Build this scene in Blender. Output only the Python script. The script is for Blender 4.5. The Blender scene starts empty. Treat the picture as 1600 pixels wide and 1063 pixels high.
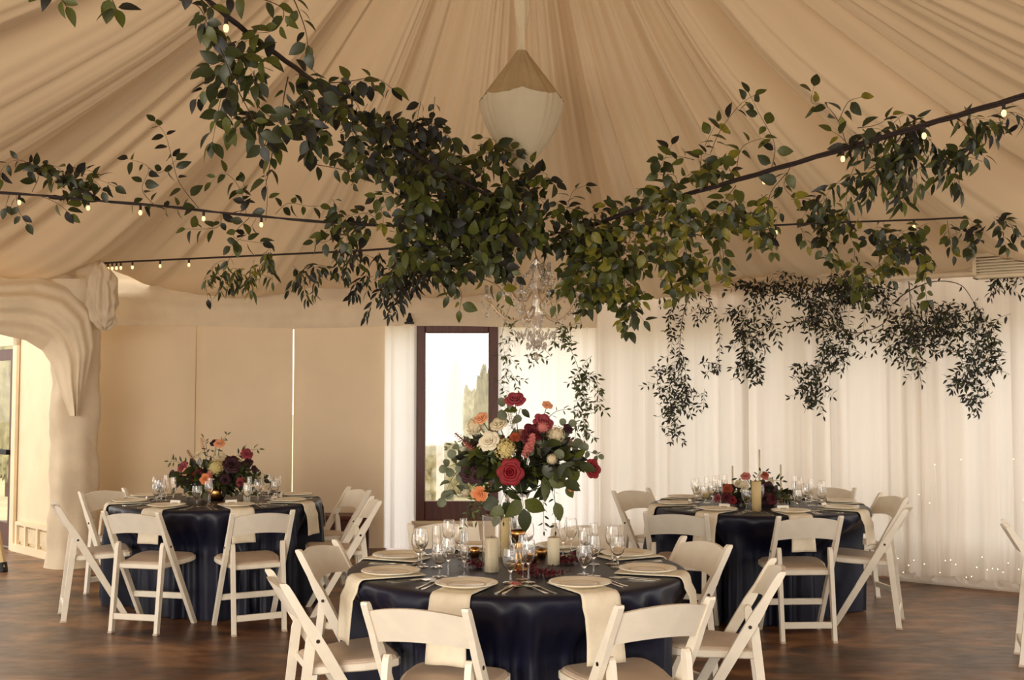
import bpy, math, random
import numpy as np
from mathutils import Vector, Matrix, noise
random.seed(7)
R = math.radians
SC = bpy.context.scene
COL = SC.collection

# ------------------------------------------------------------------ camera, sky, exposure
F = 1720.0
CZ = 1.53
TILT = math.atan((617 - 531.5) / F)
cam_d = bpy.data.cameras.new('camera'); cam = bpy.data.objects.new('camera', cam_d); COL.objects.link(cam)
cam_d.sensor_width = 36; cam_d.lens = 36 * F / 1600; cam_d.clip_end = 300
cam.location = (0, 0, CZ); cam.rotation_euler = (math.pi / 2 + TILT, 0, 0)
SC.camera = cam
W = bpy.data.worlds.new('sky'); SC.world = W; W.use_nodes = True
bg = W.node_tree.nodes['Background']; bg.inputs[0].default_value = (1.0, 0.955, 0.90, 1); bg.inputs[1].default_value = 2.3
SC.view_settings.view_transform = 'Standard'; SC.view_settings.look = 'None'
SC.view_settings.exposure = 0.1; SC.view_settings.gamma = 1; SC.view_settings.use_curve_mapping = False
SC.cycles.max_bounces = 10; SC.cycles.transparent_max_bounces = 16
SC.cycles.sample_clamp_indirect = 4

def area(loc, target, sx, sy, power, color):
    l = bpy.data.lights.new('daylight_fill', 'AREA'); l.shape = 'RECTANGLE'; l.size = sx; l.size_y = sy; l.energy = power; l.color = color
    o = bpy.data.objects.new('daylight_fill', l); COL.objects.link(o); o.location = loc
    o.rotation_euler = (Vector(target) - Vector(loc)).to_track_quat('-Z', 'Y').to_euler(); return o
# added area lamps, standing in for the tent's open side and left glass door
area((-3.2, -2.2, 1.6), (0.5, 7, 1.6), 4.5, 2.4, 340, (1.0, 0.92, 0.82))
area((-7.2, 9.2, 1.7), (-3.0, 7.5, 0.6), 2.2, 2.0, 22, (1.0, 0.90, 0.78))

def P(px, py, D):
    u = (px - 800) / F; v = (531.5 - py) / F
    c, s = math.cos(TILT), math.sin(TILT)
    d = Vector((u, c - v * s, s + v * c)); d *= D / d.y
    return Vector((0, 0, CZ)) + d
def PX(px, D): return (px - 800) / F * D / math.cos(TILT) * math.cos(TILT)

# ------------------------------------------------------------------ materials
def lin(c):
    return tuple(((x / 255) / 12.92 if x / 255 <= 0.04045 else ((x / 255 + 0.055) / 1.055) ** 2.4) for x in c)
def mat(name, rgb, rough=0.6, metal=0.0, var=0.08, scale=8.0, bump=0.0, bscale=40.0, trans=0.0, sheen=0.0, emit=0.0, spec=0.5, transmission=0.0, ior=1.45, rgb2=None, coat=0.0, stretch=None, coord='Object'):
    m = bpy.data.materials.new(name); m.use_nodes = True
    nt = m.node_tree; N = nt.nodes; L = nt.links
    p = N['Principled BSDF']; out = N['Material Output']
    c = lin(rgb); c2 = lin(rgb2) if rgb2 else tuple(max(0, x * (1 - 2.2 * var)) for x in c)
    tc = N.new('ShaderNodeTexCoord'); mp = N.new('ShaderNodeMapping'); L.new(tc.outputs[coord], mp.inputs[0])
    if stretch: mp.inputs['Scale'].default_value = stretch
    nz = N.new('ShaderNodeTexNoise'); nz.inputs['Scale'].default_value = scale; nz.inputs['Detail'].default_value = 5
    L.new(mp.outputs[0], nz.inputs['Vector'])
    mx = N.new('ShaderNodeMix'); mx.data_type = 'RGBA'; mx.inputs[6].default_value = (*c2, 1); mx.inputs[7].default_value = (*c, 1)
    rp = N.new('ShaderNodeMapRange'); rp.inputs[1].default_value = 0.35; rp.inputs[2].default_value = 0.65
    L.new(nz.outputs[0], rp.inputs[0]); L.new(rp.outputs[0], mx.inputs[0]); L.new(mx.outputs[2], p.inputs['Base Color'])
    p.inputs['Roughness'].default_value = rough; p.inputs['Metallic'].default_value = metal
    p.inputs['Specular IOR Level'].default_value = spec; p.inputs['IOR'].default_value = ior
    p.inputs['Transmission Weight'].default_value = transmission; p.inputs['Coat Weight'].default_value = coat
    p.inputs['Sheen Weight'].default_value = sheen
    if emit: p.inputs['Emission Color'].default_value = (*c, 1); p.inputs['Emission Strength'].default_value = emit
    if bump:
        n2 = N.new('ShaderNodeTexNoise'); n2.inputs['Scale'].default_value = bscale; n2.inputs['Detail'].default_value = 4; L.new(mp.outputs[0], n2.inputs['Vector'])
        b = N.new('ShaderNodeBump'); b.inputs['Strength'].default_value = bump; b.inputs['Distance'].default_value = 0.01
        L.new(n2.outputs[0], b.inputs['Height']); L.new(b.outputs[0], p.inputs['Normal'])
    if trans:
        t = N.new('ShaderNodeBsdfTranslucent'); L.new(mx.outputs[2], t.inputs[0])
        ms = N.new('ShaderNodeMixShader'); ms.inputs[0].default_value = trans
        L.new(p.outputs[0], ms.inputs[1]); L.new(t.outputs[0], ms.inputs[2]); L.new(ms.outputs[0], out.inputs[0])
    return m
M = {}
M['chair'] = mat('white_painted_wood', (236, 226, 206), 0.42, var=0.03, scale=14, bump=0.05, bscale=60)
M['pad'] = mat('tan_vinyl_pad', (200, 180, 158), 0.5, var=0.04, scale=10, bump=0.08, bscale=120)
M['bolt'] = mat('dark_bolt', (60, 52, 44), 0.4, metal=0.8)
M['navy'] = mat('navy_satin', (14, 17, 38), 0.42, var=0.12, scale=3, spec=0.4, bump=0.08, bscale=25)
M['napkin'] = mat('cream_linen', (234, 222, 196), 0.75, var=0.04, scale=20, bump=0.15, bscale=180)
M['plate'] = mat('cream_china', (238, 226, 200), 0.25, var=0.02)
M['silver'] = mat('silver', (222, 212, 196), 0.22, metal=1.0, var=0.02)
M['gold'] = mat('aged_brass', (190, 140, 80), 0.28, metal=1.0, var=0.08)
M['wax'] = mat('ivory_wax', (240, 228, 195), 0.5, var=0.02, trans=0.25)
M['waxtan'] = mat('beeswax', (222, 196, 140), 0.5, var=0.03, trans=0.2)
M['wick'] = mat('wick', (40, 30, 25), 0.9)
M['card'] = mat('white_card', (240, 232, 216), 0.7, var=0.01)
M['ink'] = mat('ink', (90, 75, 65), 0.7)
M['ceil'] = mat('tent_lining', (222, 196, 158), 0.85, var=0.04, scale=1.0, trans=0.05, bump=0.15, bscale=1.0, stretch=(160, 3, 1), coord='UV', spec=0.1)
M['cloth'] = mat('draped_muslin', (230, 212, 182), 0.8, var=0.04, scale=5, trans=0.18, bump=0.6, bscale=16, spec=0.1)
M['lantern_tan'] = mat('tan_gauze', (188, 164, 124), 0.8, var=0.06, scale=6, trans=0.1, bump=0.3, bscale=40, spec=0.1)
M['lantern_white'] = mat('white_gauze', (240, 228, 196), 0.8, var=0.03, scale=6, trans=0.35, bump=0.2, bscale=30, spec=0.1)
M['panel'] = mat('cream_wall_panel', (236, 214, 180), 0.7, var=0.02, scale=2, trans=0.10, bump=0.03, bscale=4, spec=0.15)
M['wall'] = mat('cream_plaster', (235, 214, 178), 0.75, var=0.03, scale=4)
M['sheer'] = mat('ivory_sheer', (240, 233, 222), 0.8, var=0.03, scale=1.5, trans=0.50, stretch=(3, 3, 0.3), spec=0.1)
M['voile'] = mat('white_voile', (252, 250, 246), 0.8, var=0.01, scale=3, trans=0.8, spec=0.1)
M['wood'] = mat('dark_stained_wood', (92, 48, 32), 0.45, var=0.15, scale=4, stretch=(14, 14, 1), bump=0.1, bscale=12)
M['blackm'] = mat('black_rubber', (22, 20, 20), 0.6)
M['cable'] = mat('dark_cable', (42, 28, 24), 0.6, var=0.1)
M['stem'] = mat('vine_stem', (72, 52, 34), 0.7, var=0.1)
M['fstem'] = mat('flower_stem', (70, 84, 42), 0.6)
M['bulb'] = mat('warm_bulb_glow', (255, 214, 150), 0.3, emit=1.5)
M['fairy'] = mat('fairy_light_glow', (255, 226, 180), 0.3, emit=3.0)
M['concrete'] = None
M['grass'] = mat('haze_paled_lawn', (200, 192, 150), 0.9, var=0.1, scale=1.2)  # grass colour whitened to suggest the hazy, overexposed view outside
M['hedge'] = mat('haze_paled_foliage', (196, 188, 150), 0.9, var=0.2, scale=5)  # haze and overexposure put into the pale leaf colour
M['cypress'] = mat('haze_paled_cypress', (160, 152, 112), 0.9, var=0.15, scale=5)  # cypress green lightened in its colour for the same haze
M['post'] = mat('white_post', (240, 236, 228), 0.6)
M['vent'] = mat('cream_metal', (226, 206, 168), 0.5)
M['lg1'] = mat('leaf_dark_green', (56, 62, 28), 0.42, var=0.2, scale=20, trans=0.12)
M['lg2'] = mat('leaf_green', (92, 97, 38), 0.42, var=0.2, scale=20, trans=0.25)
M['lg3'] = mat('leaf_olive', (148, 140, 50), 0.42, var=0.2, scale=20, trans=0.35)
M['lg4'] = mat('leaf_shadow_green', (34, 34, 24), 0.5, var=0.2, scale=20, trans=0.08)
M['euc'] = mat('eucalyptus', (112, 118, 92), 0.6, var=0.12, scale=15, trans=0.15)
M['small'] = mat('small_leaf_green', (104, 108, 62), 0.5, var=0.2, scale=15, trans=0.35)
for k, c in dict(red=(142, 14, 26), burg=(92, 14, 26), dburg=(58, 16, 26), dusty=(158, 62, 70), pink=(214, 128, 118), peach=(240, 168, 120), orange=(236, 142, 86), cream=(244, 232, 200), ivory=(236, 220, 180), yellow=(226, 206, 138), rust=(176, 78, 44)).items():
    M[k] = mat('petal_' + k, c, 0.6, var=0.14, scale=25, trans=0.2)
M['crystal'] = mat('crystal_glass', (255, 248, 236), 0.02, var=0.0, transmission=0.85, ior=1.5)
M['glass'] = mat('clear_glass', (255, 253, 250), 0.0, var=0.0, transmission=1.0, ior=1.14, coat=1.0)
M['pale_brass'] = mat('pale_brass', (226, 196, 156), 0.3, metal=0.6, var=0.05)

def pane_mat():
    m = bpy.data.materials.new('window_glass'); m.use_nodes = True; nt = m.node_tree; N = nt.nodes; L = nt.links
    N.remove(N['Principled BSDF']); t = N.new('ShaderNodeBsdfTransparent'); t.inputs[0].default_value = (0.95, 0.94, 0.92, 1)
    g = N.new('ShaderNodeBsdfGlossy'); g.inputs['Roughness'].default_value = 0.03
    mx = N.new('ShaderNodeMixShader')
    mx.inputs[0].default_value = 0.05; L.new(t.outputs[0], mx.inputs[1]); L.new(g.outputs[0], mx.inputs[2]); L.new(mx.outputs[0], N['Material Output'].inputs[0])
    return m
M['pane'] = pane_mat()

def floor_mat():
    m = bpy.data.materials.new('stained_concrete'); m.use_nodes = True; nt = m.node_tree; N = nt.nodes; L = nt.links
    p = N['Principled BSDF']; tc = N.new('ShaderNodeTexCoord')
    mp = N.new('ShaderNodeMapping'); mp.inputs['Scale'].default_value = (1.3, 2.3, 1); L.new(tc.outputs['Object'], mp.inputs[0])
    a = N.new('ShaderNodeTexNoise'); a.inputs['Scale'].default_value = 1.3; a.inputs['Detail'].default_value = 9; a.inputs['Distortion'].default_value = 0.8; L.new(mp.outputs[0], a.inputs['Vector'])
    cr = N.new('ShaderNodeValToRGB'); e = cr.color_ramp.elements
    e[0].position = 0.34; e[0].color = (*lin((56, 36, 23)), 1); e[1].position = 0.68; e[1].color = (*lin((152, 108, 68)), 1)
    x = cr.color_ramp.elements.new(0.5); x.color = (*lin((98, 64, 38)), 1)
    L.new(a.outputs[0], cr.inputs[0]); L.new(cr.outputs[0], p.inputs['Base Color'])
    b = N.new('ShaderNodeTexNoise'); b.inputs['Scale'].default_value = 6; b.inputs['Detail'].default_value = 8; L.new(mp.outputs[0], b.inputs['Vector'])
    mr = N.new('ShaderNodeMapRange'); mr.inputs[3].default_value = 0.22; mr.inputs[4].default_value = 0.5; L.new(b.outputs[0], mr.inputs[0]); L.new(mr.outputs[0], p.inputs['Roughness'])
    bu = N.new('ShaderNodeBump'); bu.inputs['Strength'].default_value = 0.25; bu.inputs['Distance'].default_value = 0.01; L.new(b.outputs[0], bu.inputs['Height']); L.new(bu.outputs[0], p.inputs['Normal'])
    return m
M['concrete'] = floor_mat()

# ------------------------------------------------------------------ mesh helpers
class MB:
    def __init__(s): s.v = []; s.f = []
    def add(s, vs, fs, mtx=None):
        b = len(s.v)
        s.v += [tuple(mtx @ Vector(v)) if mtx else tuple(v) for v in vs]
        s.f += [tuple(i + b for i in f) for f in fs]; return s
    def box(s, lo, hi, mtx=None, bev=0.0):
        x0, y0, z0 = lo; x1, y1, z1 = hi
        if bev <= 0:
            return s.add([(x0,y0,z0),(x1,y0,z0),(x1,y1,z0),(x0,y1,z0),(x0,y0,z1),(x1,y0,z1),(x1,y1,z1),(x0,y1,z1)],
              [(0,3,2,1),(4,5,6,7),(0,1,5,4),(1,2,6,5),(2,3,7,6),(3,0,4,7)], mtx)
        b = bev; vs = []
        for (x, sx) in ((x0, 1), (x1, -1)):
            for (y, sy) in ((y0, 1), (y1, -1)):
                for (z, sz) in ((z0, 1), (z1, -1)):
                    vs += [(x, y + sy * b, z + sz * b), (x + sx * b, y, z + sz * b), (x + sx * b, y + sy * b, z)]
        import itertools
        def vid(ix, iy, iz, a): return ((ix * 2 + iy) * 2 + iz) * 3 + a
        fs = []
        fs.append((vid(0,0,0,0), vid(0,0,1,0), vid(0,1,1,0), vid(0,1,0,0))); fs.append((vid(1,0,0,0), vid(1,1,0,0), vid(1,1,1,0), vid(1,0,1,0)))
        fs.append((vid(0,0,0,1), vid(1,0,0,1), vid(1,0,1,1), vid(0,0,1,1))); fs.append((vid(0,1,0,1), vid(0,1,1,1), vid(1,1,1,1), vid(1,1,0,1)))
        fs.append((vid(0,0,0,2), vid(0,1,0,2), vid(1,1,0,2), vid(1,0,0,2))); fs.append((vid(0,0,1,2), vid(1,0,1,2), vid(1,1,1,2), vid(0,1,1,2)))
        for i in (0, 1):
            for j in (0, 1):
                fs.append((vid(i,j,0,0), vid(i,j,0,1), vid(i,j,1,1), vid(i,j,1,0)))
                fs.append((vid(i,0,j,0), vid(i,0,j,2), vid(i,1,j,2), vid(i,1,j,0)))
                fs.append((vid(0,i,j,1), vid(0,i,j,2), vid(1,i,j,2), vid(1,i,j,1)))
                for k in (0, 1): fs.append((vid(i,j,k,0), vid(i,j,k,1), vid(i,j,k,2)))
        return s.add(vs, fs, mtx)
    def bar(s, a, b, w, t, side=(1, 0, 0), bev=0.004):
        """rectangular bar from a to b; w along side, t across"""
        a, b = Vector(a), Vector(b); z = (b - a); l = z.length; z.normalize(); x = Vector(side); x = (x - z * x.dot(z)).normalized(); y = z.cross(x)
        m = Matrix((x, y, z)).transposed().to_4x4(); m.translation = a
        return s.box((-w/2, -t/2, 0), (w/2, t/2, l), m, bev)
    def tube(s, pts, r, n=6, caps=True):
        pts = [Vector(p) for p in pts]; rs = r if isinstance(r, (list, tuple)) else [r] * len(pts)
        vs = []; fs = []; up = Vector((0.13, 0.21, 0.97))
        for i, p in enumerate(pts):
            t = (pts[min(i + 1, len(pts) - 1)] - pts[max(i - 1, 0)]).normalized()
            x = t.cross(up)
            if x.length < 1e-3: x = t.cross(Vector((1, 0, 0)))
            x.normalize(); y = t.cross(x)
            for k in range(n):
                a = 2 * math.pi * k / n; vs.append(p + (x * math.cos(a) + y * math.sin(a)) * rs[i])
        for i in range(len(pts) - 1):
            for k in range(n): fs.append((i*n+k, i*n+(k+1) % n, (i+1)*n+(k+1) % n, (i+1)*n+k))
        if caps: fs.append(tuple(range(n))); fs.append(tuple(range((len(pts)-1)*n, len(pts)*n))[::-1])
        return s.add(vs, fs)
    def lathe(s, prof, n=24, c=(0, 0, 0), wob=None):
        vs = []; fs = []; m = len(prof)
        for k in range(n):
            a = 2 * math.pi * k / n
            for j, (r, z) in enumerate(prof):
                rr = r * (wob(a, z) if wob else 1); vs.append((c[0] + rr * math.cos(a), c[1] + rr * math.sin(a), c[2] + z))
        for k in range(n):
            for j in range(m - 1):
                fs.append((k*m+j, ((k+1) % n)*m+j, ((k+1) % n)*m+j+1, k*m+j+1))
        return s.add(vs, fs)
    def grid(s, fn, nu, nv, wrap=False):
        vs = [fn(i / nu, j / nv) for i in range(nu + (0 if wrap else 1)) for j in range(nv + 1)]
        n = nu if wrap else nu + 1; fs = []
        for i in range(nu):
            for j in range(nv):
                a, b = i * (nv + 1), ((i + 1) % n) * (nv + 1); fs.append((a + j, b + j, b + j + 1, a + j + 1))
        return s.add(vs, fs)
    def mesh(s, name, m, smooth=True):
        me = bpy.data.meshes.new(name); me.from_pydata([tuple(v) for v in s.v], [], s.f)
        if smooth is True: me.polygons.foreach_set('use_smooth', [True] * len(me.polygons))
        me.materials.append(M[m] if isinstance(m, str) else m); me.update()
        return me
def link(name, me, parent=None, loc=None):
    o = bpy.data.objects.new(name, me); COL.objects.link(o)
    if parent is not None: o.parent = parent
    if loc is not None: o.location = loc
    return o
def part(name, mb, m, parent, smooth=False, auto=None):
    me = mb.mesh(name, m, smooth)
    if auto: me.shade_auto = None
    return link(name, me, parent)
def tag(o, label=None, cat=None, group=None, kind=None):
    if label: o['label'] = label
    if cat: o['category'] = cat
    if group: o['group'] = group
    if kind: o['kind'] = kind
    return o
def thing(name, label, cat, loc=(0, 0, 0), rz=0, group=None):
    o = bpy.data.objects.new(name, None); COL.objects.link(o); o.location = loc; o.rotation_euler = (0, 0, rz); o.empty_display_size = 0.1
    return tag(o, label, cat, group)
def struct(name, mb, m, smooth=False, parent=None):
    o = link(name, mb.mesh(name, m, smooth), parent)
    if parent is None: o['kind'] = 'structure'
    return o
def dup(o, loc, rz, label, parent=None):
    KIDS = {}
    def cp(src, par):
        c = src.copy(); COL.objects.link(c); c.parent = par
        for ch in CH.get(src.name, []): cp(ch, c)
        return c
    CH = {}
    for x in bpy.data.objects:
        if x.parent: CH.setdefault(x.parent.name, []).append(x)
    c = cp(o, parent); c.location = loc; c.rotation_euler = (0, 0, rz); c['label'] = label
    return c
def solidify(o, t):
    md = o.modifiers.new('thickness', 'SOLIDIFY'); md.thickness = t; md.offset = 0; return o

# ------------------------------------------------------------------ setting: floor
mb = MB(); mb.box((-14, -4, -0.1), (9, 13.5, 0)); struct('floor', mb, 'concrete')
mb = MB(); mb.box((-60, 13.5, -0.35), (60, 90, -0.12)); o = struct('ground', mb, 'grass')

# ------------------------------------------------------------------ ceiling (tent lining)
C0 = Vector((0.06, 7.0)); ZA = 5.75
EAVE = [(-4.02, 10.42, 2.80), (-3.50, 10.91, 2.58), (-1.2, 10.91, 2.55), (0.83, 10.96, 2.55), (4.22, 8.60, 2.62), (5.6, 6.3, 2.6), (5.6, 2, 2.6), (3.5, -2, 2.6),
        (-3.5, -2, 2.6), (-6, 1, 2.6), (-6.6, 5.5, 2.6), (-5.42, 9.06, 2.56), (-4.52, 9.98, 2.62)]
def eave(theta):
    d = Vector((math.cos(theta), math.sin(theta)))
    for i in range(len(EAVE)):
        a = EAVE[i]; b = EAVE[(i + 1) % len(EAVE)]
        ax, ay, bx, by = a[0] - C0.x, a[1] - C0.y, b[0] - C0.x, b[1] - C0.y
        ex, ey = bx - ax, by - ay; den = d.x * ey - d.y * ex
        if abs(den) < 1e-9: continue
        t = (ax * ey - ay * ex) / den; s = (ax * d.y - ay * d.x) / den
        if t > 0 and -1e-6 <= s <= 1 + 1e-6: return t, a[2] + (b[2] - a[2]) * s
    return 6, 2.6
NT, NU = 2000, 26
rng = random.Random(3)
cuts = [0.0]
while cuts[-1] < 1: cuts.append(cuts[-1] + rng.choice((0.008, 0.013, 0.020, 0.030, 0.046, 0.055)) * rng.uniform(0.8, 1.2))
cuts = np.array(cuts) / cuts[-1]; amps = [rng.uniform(0.5, 1.3) for _ in cuts]; skew = [rng.uniform(0.6, 1.7) for _ in cuts]
off = [rng.uniform(-0.025, 0.025) for _ in cuts]
vs = []; uvs = []
for i in range(NT):
    f = i / NT; th = 2 * math.pi * f; Rr, ze = eave(th)
    k = int(np.searchsorted(cuts, f, 'right')) - 1; k = min(k, len(cuts) - 2)
    w = cuts[k + 1] - cuts[k]; t = (f - cuts[k]) / w; t = t ** skew[k]
    fold = -math.sin(math.pi * t) ** 0.8 * amps[k] * w * 4.2 + (off[k] * (1 - t) + off[k + 1] * t) * 0.8 + 0.016 * abs(math.sin(th * 41 + 1.5 * math.sin(th * 7))) + 0.012 * abs(math.sin(th * 67 + 2 * math.sin(th * 5 + 1))) + 0.0025 * math.sin(th * 230)
    for j in range(NU + 1):
        u = 0.02 + 0.98 * j / NU
        z = ze + (ZA - ze) * (1 - u) ** 1.32
        env = min(1, u * 2.4) * (1 - max(0, (u - 0.84) / 0.16) ** 1.5 * 0.75)
        dd = fold * env * 1.35
        vs.append((C0.x + math.cos(th) * (Rr * u + dd * 0.35), C0.y + math.sin(th) * (Rr * u + dd * 0.35), z + dd)); uvs.append((f, u))
fs = []
for i in range(NT):
    a = i * (NU + 1); b = ((i + 1) % NT) * (NU + 1)
    for j in range(NU): fs.append((a + j, b + j, b + j + 1, a + j + 1))
me = bpy.data.meshes.new('ceiling'); me.from_pydata(vs, [], fs); me.polygons.foreach_set('use_smooth', [True] * len(fs)); me.materials.append(M['ceil'])
uvl = me.uv_layers.new(name='UVMap'); li = np.zeros(len(me.loops), dtype=np.int32); me.loops.foreach_get('vertex_index', li)
uvl.data.foreach_set('uv', np.array(uvs, dtype=np.float32)[li].ravel())
o = link('ceiling', me); o['kind'] = 'structure'

# ------------------------------------------------------------------ back wall of flat cloth panels (px -> X at D 11)
DB = 11.0
def wx(px, D=DB): return (px - 800) / F * D
def wz(py, D=DB): return P(800, py, D).z
root = struct('wall_back', MB().box((wx(120), DB + 0.14, 0), (wx(448), DB + 0.18, 2.3)).box((wx(462), DB + 0.14, 0), (wx(602), DB + 0.18, 2.3)), 'wall')
for a, b in ((120, 304.4), (305.2, 456.2), (458.2, 604)):
    def pf(u, v, a=a, b=b):
        x = wx(a) + (wx(b) - wx(a)) * u
        return (x, DB - 0.015 + 0.012 * math.sin(u * 5 + a) * math.sin(v * 3) + 0.05 * ((2 * u - 1) ** 8), 0.01 + 2.28 * v)
    part('panel', MB().grid(pf, 24, 12), 'panel', root, True)
struct('wall_back', MB().box((wx(100), DB + .2, 2.2), (wx(940), DB + .26, 3.1)), 'wall')  # unseen wall added above the header to block the sky gap
# gap between panels lets outdoor light in; a white cloth strip left of the window
def drape(name, label, p0, p1, z0, z1, m, nf=10, amp=0.03, seed=0, group=None, thin=0.0, cat='curtain', kind=None, flare=0.0):
    rg = random.Random(seed); ph = [rg.uniform(0, 6.28) for _ in range(5)]; p0 = Vector(p0); p1 = Vector(p1); d = (p1 - p0); L_ = d.length; n = Vector((d.y, -d.x)).normalized()
    def fn(u, v):
        w = u + 0.05 * math.sin(u * 9 + ph[0]) / max(1, nf / 4) + 0.03 * math.sin(v * 2.5 + ph[4]) * (1 - v) / nf
        a = math.sin(w * nf * 2 * math.pi + ph[1]) * 0.6 + math.sin(w * nf * 1.37 * 2 * math.pi + ph[2]) * 0.35 + math.sin(w * nf * 3.1 * 2 * math.pi + ph[3]) * 0.15
        k = 0.55 + 0.6 * (1 - v) + flare * max(0, 0.12 - v) * 8
        q = p0 + d * u + n * a * amp * k
        return (q.x, q.y, z0 + (z1 - z0) * v)
    o = link(name, MB().grid(fn, int(nf * 14), 14).mesh(name, m, True))
    if kind: o['kind'] = kind
    else: tag(o, label, cat, group)
    return o
drape('drape', 'white cloth drape strip left of the dark framed window', (wx(602), 10.93), (wx(652), 10.93), 0.02, 2.22, 'voile', 2.4, 0.02, 5)
drape('drape', 'brightest white voile over the opening right of the dark framed window', (wx(778), 10.95), (wx(932), 10.95), 0.02, 2.5, 'voile', 7, 0.02, 6)
# wall around window
mb = MB(); mb.box((wx(650), DB + 0.0, 0), (wx(778), DB + 0.06, wz(812)))
struct('wall_back', mb, 'wall')
# window
wl, wr, wt, wb = wx(650), wx(779), wz(509), wz(813)
root = struct('window_1', MB().box((wl + .01, DB - .02, wb + .01), (wl + .06, DB + .02, wt - .01)), 'wood')
for lo, hi in (((wl, DB - .05, wb), (wl + .095, DB + .05, wt)), ((wr - .10, DB - .05, wb), (wr, DB + .05, wt)), ((wl + .095, DB - .045, wt - .075), (wr - .10, DB + .045, wt)), ((wl + .095, DB - .045, wb), (wr - .10, DB + .045, wb + .19))):
    part('window_frame', MB().box(lo, hi, None, .008), 'wood', root)
part('window_pane', MB().box((wl + .095, DB - .004, wb + .19), (wr - .1, DB + .004, wt - .075)), 'pane', root)
part('window_sill', MB().box((wl - .03, DB - .09, wb - .03), (wr + .02, DB + .05, wb)), 'wall', root)
# header drape above the wall
def band(name, pts, za, zb, m, bulge=0.06, seed=1):
    rg = random.Random(seed)
    L_ = [0]
    for i in range(len(pts) - 1): L_.append(L_[-1] + (Vector(pts[i + 1]) - Vector(pts[i])).length)
    def fn(u, v):
        s = u * L_[-1]; i = max(k for k in range(len(L_) - 1) if L_[k] <= s + 1e-9); t = (s - L_[i]) / (L_[i + 1] - L_[i])
        a, b = Vector(pts[i]), Vector(pts[i + 1]); p = a.lerp(b, t); n = Vector(((b - a).y, -(b - a).x)).normalized()
        q = bulge * math.sin(math.pi * v) + 0.018 * math.sin(v * 17 + 2.0 * math.sin(s * 0.9 + seed)) + 0.008 * math.sin(v * 38 + s * 2.2)
        z = za + (zb - za) * v + 0.012 * math.sin(s * 2.3 + v * 3)
        return (p.x + n.x * q, p.y + n.y * q, z)
    return struct(name, MB().grid(fn, int(L_[-1] * 14), 22), m, True)
band('trim_1', [(wx(140), 10.92), (wx(932), 10.92)], wz(511, 10.92), 3.02, 'cloth', 0.09)
band('trim_1', [(-6.75, 5.5), (-5.32, 9.0), (-4.42, 9.92), (-3.95, 10.45)], 2.36, 2.82, 'cloth', 0.02, 7)
# right side: sheer curtains on an angled line
CL0 = Vector((0.84, 10.93)); CL1 = Vector((5.3, 7.77))
band('trim_2', [tuple(CL0), tuple(CL1)], 2.47, 2.66, 'cloth', 0.04, 4)
cdesc = ['ivory sheer curtain directly right of the bright window opening', 'ivory sheer curtain behind the left side of the right hand table', 'ivory sheer curtain behind the tall taper candles', 'ivory sheer curtain behind the right side of the right hand table', 'ivory sheer curtain with bright window light behind it', 'ivory sheer curtain with fairy lights at its hem beneath the louvred vent']
tt = [0.0, 0.145, 0.29, 0.43, 0.565, 0.70, 1.0]
for i in range(6):
    a = CL0.lerp(CL1, tt[i] - 0.004); b = CL0.lerp(CL1, tt[i + 1] + 0.004); sh = Vector((0, -0.03 * (i % 2)))
    drape('sheer_curtain', cdesc[i], a + sh, b + sh, 0.0 + 0.01, 2.5, 'sheer', 3.6 if i < 5 else 7, 0.045, 20 + i, 'sheer curtains along the right wall', flare=0.5)
# posts outside, behind the sheers
mb = MB()
for t in (0.0, 0.40, 0.60, 0.86):
    q = CL0.lerp(CL1, t); mb.box((q.x - .05, q.y + .22, 0), (q.x + .12, q.y + .36, 2.7))
struct('trim_3', mb, 'wall')
# wall behind the curtain, low and high bands (leaves long window openings)
d = (CL1 - CL0).normalized(); n2 = Vector((-d.y, d.x))
if n2.y < 0: n2 = -n2
def slab(a, b, z0, z1, off, th, name, m):
    p = CL0.lerp(CL1, a) + n2 * off; q = CL0.lerp(CL1, b) + n2 * off; r_ = q + n2 * th; s_ = p + n2 * th
    vs = [(p.x, p.y, z0), (q.x, q.y, z0), (r_.x, r_.y, z0), (s_.x, s_.y, z0), (p.x, p.y, z1), (q.x, q.y, z1), (r_.x, r_.y, z1), (s_.x, s_.y, z1)]
    return struct(name, MB().add(vs, [(0,3,2,1),(4,5,6,7),(0,1,5,4),(1,2,6,5),(2,3,7,6),(3,0,4,7)]), m)
slab(0, 1, 0, 0.35, 0.30, 0.06, 'wall_right', 'wall')
slab(0, 1, 2.12, 2.7, 0.30, 0.06, 'wall_right', 'wall')

# ------------------------------------------------------------------ left side: column, knot, swag, alcove wall with glass door
cx, cy = -3.95, 9.98
def wob(a, z):
    return 1 + 0.025 * math.sin(a * 7 + z * 1.3) + 0.05 * noise.noise(Vector((math.cos(a) * 1.2 + z * 1.5, math.sin(a) * 1.2, z * 5))) + 0.03 * math.sin(a * 3 - z * 8) + 0.02 * math.sin(z * 34 + a * 5 + 2 * noise.noise(Vector((a, z * 2, 0)))) * (z > .3)
mb = MB(); prof = [(0.25, 0.0), (0.235, 0.05), (0.215, 0.12)] + [(0.205 + 0.010 * math.sin(k * 0.9), 0.12 + 0.08 * k) for k in [q * .5 for q in range(2, 54)]] + [(0.24, 2.34), (0.27, 2.45), (0.25, 2.56)]
mb.lathe(prof, 60, (cx, cy, 0), wob)
o = link('draped_column', mb.mesh('draped_column', 'cloth', True)); tag(o, 'floor-to-eave column wrapped in wrinkled cream cloth behind the left table', 'column')
kc = P(160, 462, 9.82)
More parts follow.
